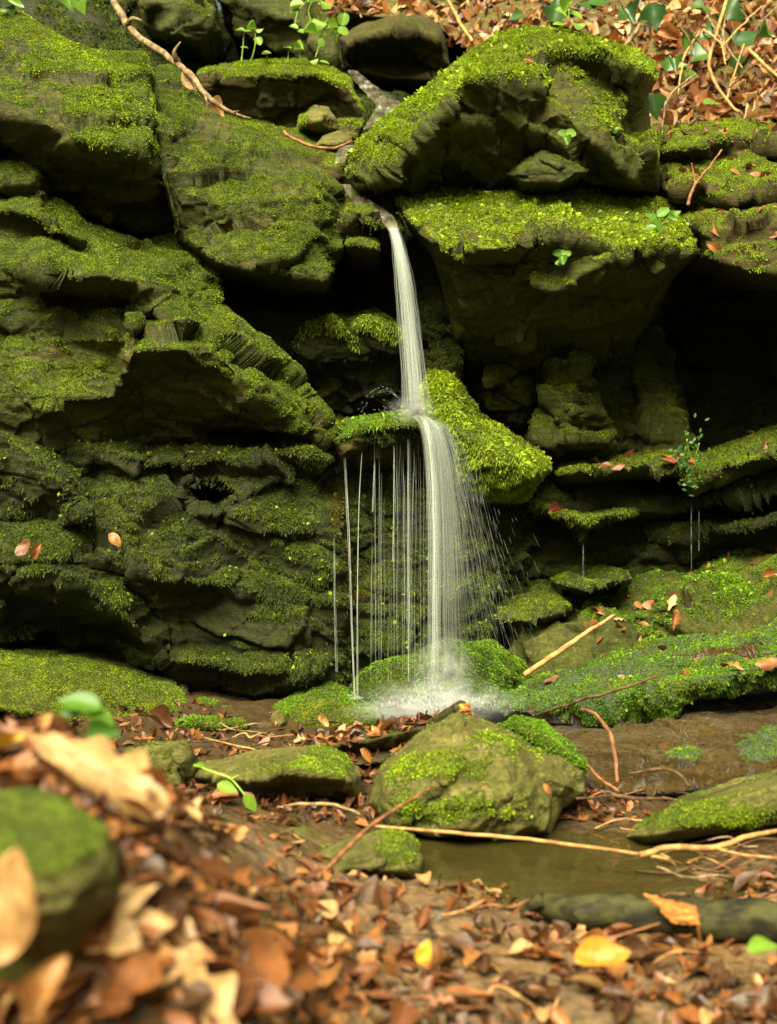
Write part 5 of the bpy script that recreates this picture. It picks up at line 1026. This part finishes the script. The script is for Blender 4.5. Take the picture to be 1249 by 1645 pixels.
twig([(176, -14, 3.22), (200, 32, 3.16), (228, 62, 3.1), (272, 92, 3.04), (308, 122, 2.98), (330, 150, 2.94), (362, 176, 2.94), (402, 190, 2.96)], [0.009, 0.008, 0.007, 0.006, 0.003], 'bare knobbly branch leaning down across the boulders at upper left', W_GREY, 'branch', 'branch',
     side=[([(286, 100, 3.02), (280, 84, 3.0), (290, 66, 3.0)], [0.009, 0.005, 0.001]), ([(205, 40, 3.14), (214, 30, 3.12), (228, 34, 3.12)], [0.007, 0.005, 0.002]), ([(372, 180, 2.95), (384, 178, 2.93)], [0.003, 0.001]), ([(322, 138, 2.96), (332, 160, 2.92), (335, 186, 2.93)], [0.004, 0.003, 0.001])])
twig([(843, 1084, 2.92), (900, 1046, 2.93), (945, 1016, 2.95), (988, 987, 2.98)], [0.006, 0.006, 0.005, 0.003], 'orange tan stick lying loose on the mossy bank at right', W_TAN, 'stick', 'stick')
twig([(462, 1462, 1.58), (520, 1402, 1.68), (600, 1325, 1.8), (693, 1266, 1.9)], [0.0028, 0.003, 0.0028, 0.0016], 'long straight reddish twig leaning up across the small mossy stone', W_RED, wig=0.002)
twig([(600, 1328, 2.0), (700, 1336, 1.94), (820, 1346, 1.9), (940, 1360, 1.87), (1075, 1380, 1.84)], [0.0022, 0.0026, 0.0026, 0.002], 'long thin yellow brown stem floating across the small pool', W_TAN, 'stem', 'stem', wig=0.002)
twig([(1030, 1372, 1.84), (1080, 1362, 1.86), (1150, 1362, 1.88), (1200, 1345, 1.9), (1260, 1335, 1.92)], [0.004, 0.0045, 0.004, 0.003], 'pale jointed twig at the right end of the small pool', W_TAN, side=[([(1150, 1362, 1.88), (1185, 1372, 1.84), (1249, 1378, 1.8)], [0.003, 0.002, 0.001])])
twig([(935, 1140, 2.42), (958, 1148, 2.38), (978, 1175, 2.34), (990, 1220, 2.3), (995, 1275, 2.26)], [0.002, 0.003, 0.0032, 0.0032, 0.0028], 'reddish twig bent over at its top, standing at the bare wet slab', W_RED, wig=0.003)
twig([(860, 1150, 2.7), (930, 1126, 2.58), (1000, 1106, 2.56), (1058, 1086, 2.55)], [0.002, 0.003, 0.003, 0.002], 'thin dark twig lying along the vivid green slab', W_DARK, side=[([(1058, 1086, 2.55), (1062, 1072, 2.55)], [0.002, 0.001])])
twig([(925, 1282, 2.1), (1000, 1280, 2.08), (1090, 1286, 2.06)], [0.002, 0.003, 0.002], 'dark straight twig lying behind the small pool', W_DARK)
twig([(1010, 1245, 2.2), (1060, 1236, 2.18), (1090, 1244, 2.16), (1106, 1262, 2.14)], [0.002, 0.003, 0.003, 0.002], 'dark curved twig at the foot of the bare wet slab', W_DARK)
twig([(940, 1225, 2.3), (965, 1250, 2.24), (992, 1272, 2.2)], [0.002, 0.0025, 0.002], 'purplish thin twig slanting beside the moss cushion', W_RED)
twig([(432, 1300, 2.14), (480, 1292, 2.1), (540, 1294, 2.08), (580, 1310, 2.06)], [0.002, 0.003, 0.002], 'tan twig lying in front of the flat topped boulder', W_GREY)
twig([(455, 212, 3.38), (480, 226, 3.34), (510, 236, 3.32), (538, 238, 3.32), (566, 226, 3.36)], [0.004, 0.004, 0.003], 'thin brown root arching over the crumbly bank by the upper stream', W_RED, 'root', 'root')
twig([(716, -10, 3.6), (738, 34, 3.5), (760, 66, 3.42)], [0.004, 0.005, 0.004], 'tan stem slanting down onto the roof shaped boulder', W_TAN, 'stem', 'stem')
twig([(1170, -10, 3.95), (1150, 60, 3.88), (1140, 110, 3.84), (1168, 160, 3.8), (1188, 180, 3.78)], [0.005, 0.005, 0.004], 'pale bare vine stem trailing down the ivy slope', W_TAN, 'vine_stem', 'stem', side=[([(1168, 160, 3.8), (1180, 120, 3.82), (1196, 70, 3.85)], [0.004, 0.003, 0.002])])
twig([(1205, 80, 3.8), (1230, 105, 3.75), (1275, 140, 3.7)], [0.005, 0.005, 0.004], 'pale stem slanting to the right edge of the ivy slope', W_TAN, 'vine_stem', 'stem')
rs_ = np.random.default_rng(8)
for k_ in range(9):
    x_k, y_k = rs_.uniform(1060, 1240), rs_.uniform(-10, 120); dx_, dy_ = rs_.normal(0, 40), rs_.uniform(50, 110); Yk = 4.15 - 0.0023 * (y_k + 30)
    twig([(x_k, y_k, Yk - 0.05), (x_k + dx_ * 0.4 + rs_.normal(0, 10), y_k + dy_ * 0.4, Yk - 0.16), (x_k + dx_, y_k + dy_, Yk - 0.26)], [0.003, 0.0035, 0.002], 'thin bare stem tangled in the dead leaves of the ivy slope', [W_GREY, W_TAN, W_DARK][k_ % 3], 'stem', 'stem', group='stems tangled on the ivy slope')
twig([(1000, 80, 3.95), (1016, 60, 3.95), (1030, 40, 3.95)], [0.006, 0.007, 0.006], 'short brown stump of stem behind the roof shaped boulder', W_GREY, 'stem', 'stem')
twig([(1105, 330, 3.1), (1118, 295, 3.14), (1140, 270, 3.18), (1160, 240, 3.2)], [0.004, 0.003, 0.002], 'forked reddish twig standing on the stepped mossy bank', W_RED, side=[([(1118, 295, 3.14), (1112, 262, 3.15)], [0.003, 0.001])])
twig([(1040, 1180, 0.0 + 1.5), (1060, 1180, 1.5)], [0.0001, 0.0001], 'x', W_DARK) if False else None
rng = np.random.default_rng(21)
box = [(1010, 1335, 1260, 1420, 26, 'thin brown twig in the tangle at the right end of the pool', 'twigs tangled by the pool'), (300, 1165, 700, 1215, 14, 'thin reddish twig washed up behind the flat topped boulder', 'twigs behind the flat topped boulder'),
       (620, 1390, 1249, 1640, 14, 'short twig lying in the litter at the bottom right', 'twigs in the bottom right litter'), (950, 1190, 1110, 1300, 7, 'thin twig caught between the wet slab and the pool', 'twigs at the wet slab')]
for x0, y0, x1, y1, k, lab, grp in box:
    gx1, gy1, gz1, ok = on_ground(rng.uniform(x0, x1, k), rng.uniform(y0, y1, k))
    for i in range(k):
        a = rng.uniform(-0.5, 0.5) + (math.pi if rng.random() < 0.5 else 0); L = rng.uniform(0.05, 0.13); c = np.array([gx1[i], gy1[i], gz1[i] + 0.008])
        dv = np.array([math.cos(a), math.sin(a) * 0.7, rng.normal(0.05, 0.18)]) * L / 2
        P = np.stack([c - dv, c - dv * 0.3 + rng.normal(0, 0.006, 3), c + dv * 0.4 + rng.normal(0, 0.006, 3), c + dv]); P[:, 2] = np.maximum(P[:, 2], ground_z(P[:, 0], P[:, 1]) + 0.002)
        link('twig', mesh_mixed('twig', [tube(P, [0.0016, 0.0018, 0.0009], 14, 6, 0.003, i)], [W_RED, W_GREY, W_DARK, W_TAN][int(rng.integers(4))]), None, lab, 'twig', grp)

lg = thing('fallen_branch', 'dark wet branch lying at the lower right, its bark torn open to orange wood', 'branch', tuple(P3(900, 1470, 1.62)))
def under(par, o): o.parent = par; o.matrix_parent_inverse = Matrix.Translation(par.location).inverted(); return o
V, F, tri = tube(pix([(862, 1452, 1.70), (920, 1462, 1.66), (1000, 1466, 1.64), (1100, 1472, 1.62), (1200, 1478, 1.60), (1420, 1492, 1.57)]), [0.012, 0.019, 0.021, 0.021, 0.023, 0.024], 70, 22, 0.004, 3)
V = V + 0.004 * np.stack([fbm(V, 28, 4, 8 + q) for q in range(3)], 1); under(lg, link('bark', mesh_mixed('bark', [(V, F, tri)], W_LOG)))
V, F, tri = tube(pix([(870, 1446, 1.67), (850, 1458, 1.68), (838, 1476, 1.68)]), [0.010, 0.008, 0.003], 14, 9, 0.002, 4); under(lg, link('side_branch', mesh_mixed('side_branch', [(V, F, tri)], W_LOG)))
def splinter(corners, Y, th, mat, name, seed, n=(26, 14)):
    """a torn plate of wood: four photo corners at distances, rough grained front, its own thickness"""
    (a, b, c, d_) = pix(corners); u = np.linspace(0, 1, n[0])[:, None, None]; v = np.linspace(0, 1, n[1])[None, :, None]
    P = (a * (1 - u) + b * u) * (1 - v) + (d_ * (1 - u) + c * u) * v
    P = P.reshape(-1, 3); uu = np.broadcast_to(u, (*n, 1)).ravel(); vv = np.broadcast_to(v, (*n, 1)).ravel()
    e = np.minimum(np.minimum(uu, 1 - uu) * 4, np.minimum(vv, 1 - vv) * 3); P[:, 1] -= th * np.clip(e, 0, 1) ** 0.5 * (0.7 + 0.8 * fbm(np.stack([uu * 2, vv * 9, 0 * uu], 1), 1, 3, seed))
    P[:, 0] += 0.008 * fbm(np.stack([0 * uu, vv * 7, 0 * uu + 3], 1), 1, 2, seed) ; P[:, 2] += 0.004 * fbm(np.stack([uu * 7, 0 * uu, 0 * uu + 3], 1), 1, 2, seed)
    B = P.copy(); B[:, 1] = P[:, 1].max() + 0.004; ii = np.arange(n[0] * n[1]).reshape(n)
    F = np.stack([ii[:-1, :-1], ii[:-1, 1:], ii[1:, 1:], ii[1:, :-1]], -1).reshape(-1, 4)
    return link(name, mesh_np(name, P, F, mat))
under(lg, splinter([(1035, 1436, 1.60), (1120, 1456, 1.595), (1125, 1488, 1.59), (1080, 1484, 1.59)], 0, 0.006, W_RAW, 'torn_wood', 5))
st = thing('broken_stick', 'short thick stick behind the pointed boulder, its snapped end orange', 'stick', tuple(P3(700, 1160, 2.36)))
V, F, tri = tube(pix([(668, 1180, 2.50), (706, 1158, 2.42), (742, 1137, 2.36)]), [0.011, 0.012, 0.013], 20, 14, 0.002, 9); under(st, link('bark', mesh_mixed('bark', [(V, F, tri)], W_LOG)))
under(st, splinter([(737, 1132, 2.353), (754, 1128, 2.345), (760, 1149, 2.345), (743, 1153, 2.353)], 0, 0.005, W_RAW, 'snapped_end', 6, (16, 14)))

# ------------------------------------------------------------------ green plants
S_GRN = wood_mat('pale_green_stem', (0.16, 0.26, 0.03), (0.3, 0.4, 0.06), 0.5)
def plant(name, label, cat, stems, leaves, kind='round', mat=None, group=None, smat=None):
    """stems: polylines of (px, py, Y); leaves: (px, py, Y, length px, direction, face, tint)"""
    t = thing(name, label, cat, tuple(P3(*stems[0][0])), group)
    for k, s in enumerate(stems): under(t, link('stem', mesh_mixed('stem', [tube(pix(s), [0.0022, 0.0016, 0.0012], 14, 6, 0.001, k)], smat or S_GRN)))
    for k, (x, y, Y, l, a, f, ti) in enumerate(leaves):
        o = link('leaf', leaf_variant(kind, 60 + k % 5, ti, mat or M_GRN, 0.3), t); bpy.context.view_layer.update()
        aa = math.radians(a); R_ = basis([math.cos(aa), 0.3 * math.sin(k * 2.1), math.sin(aa)], [0.2 * math.sin(k * 1.7), -f, 1.05 - f]); s = l / FPX * Y; loc = unproj(x, y, Y) - np.array(t.location)
        o.matrix_local = Matrix([[*(R_[i] * s), loc[i]] for i in range(3)] + [[0, 0, 0, 1]])
    return t
plant('seedling', 'pair of tall stemmed seedlings standing on the dark earth block at top', 'seedling', [[(388, 100, 3.95), (391, 70, 3.95), (392, 50, 3.95)], [(402, 100, 3.95), (410, 75, 3.94), (411, 47, 3.94)]],
      [(386, 49, 3.94, 16, 175, 0.35, 0.9), (399, 50, 3.94, 14, 5, 0.35, 0.8), (404, 46, 3.93, 16, 175, 0.35, 0.95), (417, 46, 3.93, 14, 5, 0.35, 0.9), (393, 76, 3.93, 13, 0, 0.35, 0.8), (415, 66, 3.92, 16, -60, 0.8, 0.85)])
plant('seedling', 'low round leaved seedling right of the tall stemmed pair', 'seedling', [[(428, 102, 3.95), (430, 86, 3.94)], [(463, 100, 3.95), (464, 80, 3.94)], [(482, 100, 3.95), (482, 82, 3.94)]],
      [(428, 86, 3.93, 16, 5, 0.35, 0.85), (462, 76, 3.93, 14, 170, 0.35, 0.8), (480, 79, 3.93, 17, -5, 0.35, 0.9), (505, 96, 3.9, 14, 20, 0.5, 0.95), (522, 100, 3.9, 16, -10, 0.4, 0.9)])
plant('seedling', 'taller plant with round pale leaves growing at the edge of the sunlit bank', 'plant', [[(507, 92, 4.0), (514, 60, 4.0), (496, 20, 4.0), (510, -12, 4.0)], [(514, 60, 4.0), (530, 20, 4.0)], [(474, 40, 4.05), (480, 16, 4.05), (500, -5, 4.05)]],
      [(478, 8, 4.0, 24, 10, 0.5, 0.9), (474, 18, 4.0, 18, 190, 0.5, 0.85), (498, 52, 3.98, 22, 175, 0.4, 0.95), (514, 35, 3.97, 24, -20, 0.6, 1.0), (516, 68, 3.97, 14, -60, 0.7, 0.9), (472, 44, 3.98, 16, -20, 0.5, 0.85), (483, 50, 3.98, 14, 170, 0.5, 0.8), (505, 2, 3.98, 22, 15, 0.5, 0.95), (524, 4, 3.98, 20, 160, 0.5, 1.0)])
plant('seedling', 'leafy sprout beside the undercut earth bank at top centre', 'plant', [[(540, 66, 4.2), (548, 48, 4.2)]], [(552, 30, 4.18, 22, 80, 0.9, 0.8), (551, 50, 4.17, 20, -10, 0.7, 0.85), (535, 44, 4.18, 18, 190, 0.6, 0.95)])
plant('seedling', 'yellow green seedling rising from the top of the roof shaped boulder', 'seedling', [[(916, 48, 3.5), (915, 30, 3.5), (914, 14, 3.5)]], [(902, 20, 3.48, 24, 150, 0.5, 1.0), (926, 24, 3.48, 24, -15, 0.5, 1.0), (914, 10, 3.48, 20, 60, 0.6, 1.0), (932, 36, 3.48, 22, -10, 0.5, 0.95), (898, 38, 3.48, 20, 175, 0.5, 1.0)])
plant('seedling', 'green herb at the right corner of the overhanging slab', 'plant', [[(1055, 372, 3.0), (1060, 352, 2.98)], [(1055, 372, 3.0), (1074, 350, 2.98)]], [(1048, 350, 2.96, 26, 150, 0.6, 0.6), (1066, 340, 2.96, 26, 40, 0.6, 0.7), (1078, 352, 2.96, 24, -10, 0.6, 0.65), (1058, 362, 2.95, 24, -60, 0.7, 0.55), (1044, 366, 2.95, 22, 190, 0.6, 0.6), (1086, 344, 2.97, 20, 30, 0.6, 0.75)], kind='beech')
plant('seedling', 'green herb growing on the shaded face of the roof shaped boulder', 'plant', [[(912, 232, 3.1), (910, 218, 3.08)]], [(904, 216, 3.07, 18, 150, 0.7, 0.7), (918, 214, 3.07, 18, 20, 0.7, 0.75), (910, 226, 3.06, 16, -70, 0.8, 0.65), (988, 206, 3.14, 14, 20, 0.7, 0.7)], kind='round')
plant('seedling', 'small green herb under the front edge of the overhanging slab', 'plant', [[(903, 425, 2.96), (904, 410, 2.94)]], [(896, 408, 2.92, 18, 160, 0.7, 0.7), (910, 406, 2.92, 18, 20, 0.7, 0.8), (904, 418, 2.91, 16, -80, 0.8, 0.7), (898, 420, 2.91, 14, 220, 0.8, 0.6)])
g = np.random.default_rng(3)
plant('herb_tuft', 'green leafy tuft drooping over the thin mossy shelf at right', 'plant', [[(1105, 760, 3.16), (1108, 735, 3.12), (1104, 705, 3.1)], [(1110, 760, 3.16), (1118, 735, 3.12), (1124, 712, 3.1)]], [(1108 + g.normal(0, 14), 735 + g.normal(0, 24), 3.06 + g.normal(0, 0.02), 8, g.uniform(0, 360), 0.7, g.uniform(0.0, 0.3)) for _ in range(60)], kind='beech')
plant('seedling', 'blurred green seedling at lower left behind the big pale oak leaf', 'seedling', [[(165, 1230, 1.25), (160, 1180, 1.22), (140, 1140, 1.2)]], [(128, 1132, 1.18, 72, 170, 0.45, 0.6), (160, 1150, 1.18, 56, -30, 0.5, 0.65), (165, 1182, 1.17, 62, 10, 0.6, 0.3), (115, 1142, 1.19, 40, 190, 0.5, 0.5)], kind='beech')
plant('seedling', 'lime green sprout lying across the near corner of the flat topped boulder', 'seedling', [[(312, 1230, 2.08), (350, 1243, 2.06), (372, 1252, 2.05), (395, 1280, 2.03)], [(372, 1252, 2.05), (384, 1246, 2.04)]], [(365, 1266, 2.03, 34, -20, 0.6, 1.0), (402, 1290, 2.02, 34, -55, 0.7, 0.95), (320, 1232, 2.07, 20, 160, 0.5, 1.0)], kind='beech', smat=S_GRN)
IV = [('ivy plant with pale veined leaves sprawling over the dead leaves at top right', [(1150, 2, 4.2), (1120, 50, 4.1), (1085, 105, 3.95)], [(1130, 16, 4.1, 40, -10, 0.5, 0.5), (1116, 70, 4.0, 40, 60, 0.7, 0.6), (1102, 58, 4.0, 30, 100, 0.6, 0.4), (1110, 116, 3.9, 32, -30, 0.7, 0.8), (1075, 100, 3.9, 30, 80, 0.8, 0.5), (1096, 106, 3.9, 22, 10, 0.6, 0.8), (1122, 92, 3.9, 34, -150, 0.6, 0.6)]),
      ('ivy plant with broad blue green leaves near the right edge of the slope', [(1249, 10, 4.1), (1215, 45, 4.0), (1185, 100, 3.9)], [(1140, 56, 3.92, 42, 200, 0.6, 0.45), (1200, 60, 3.88, 48, 30, 0.6, 0.3), (1234, 60, 3.86, 30, 0, 0.5, 0.55), (1176, 10, 4.0, 46, 70, 0.7, 0.35), (1184, 104, 3.84, 36, -70, 0.7, 0.3)]),
      ('ivy plant above the roof shaped boulder, dark leaves against brown ones', [(880, 0, 4.3), (950, 20, 4.2), (1040, 40, 4.1)], [(893, 14, 4.1, 42, 80, 0.8, 0.35), (938, 8, 4.1, 40, 160, 0.5, 0.4), (1012, 26, 4.0, 34, -60, 0.7, 0.25), (1052, 26, 4.0, 46, -80, 0.8, 0.2), (966, 4, 4.1, 36, 10, 0.5, 0.5), (830, 28, 4.1, 30, 200, 0.6, 0.4), (1000, 20, 4.05, 26, 120, 0.6, 0.5)]),
      ('ivy plant at the foot of the slope beside the roof shaped boulder', [(1100, 175, 3.8), (1060, 150, 3.76)], [(1051, 172, 3.6, 44, -75, 0.85, 0.3), (1146, 166, 3.66, 32, 5, 0.4, 0.75), (1084, 104, 3.8, 26, -80, 0.8, 0.5)]),
      ('ivy sprig with three leaves at the top left corner', [(120, -20, 3.4), (128, 10, 3.38)], [(112, 4, 3.3, 34, -70, 0.7, 0.7), (128, 8, 3.3, 34, -60, 0.7, 0.9), (22, 6, 3.32, 40, -20, 0.6, 0.8), (10, 12, 3.32, 30, 200, 0.6, 0.7)])]
for lab, stem, lv in IV: plant('ivy', lab, 'ivy', [stem], lv, kind='ivy', mat=M_IVY, smat=W_GREY)
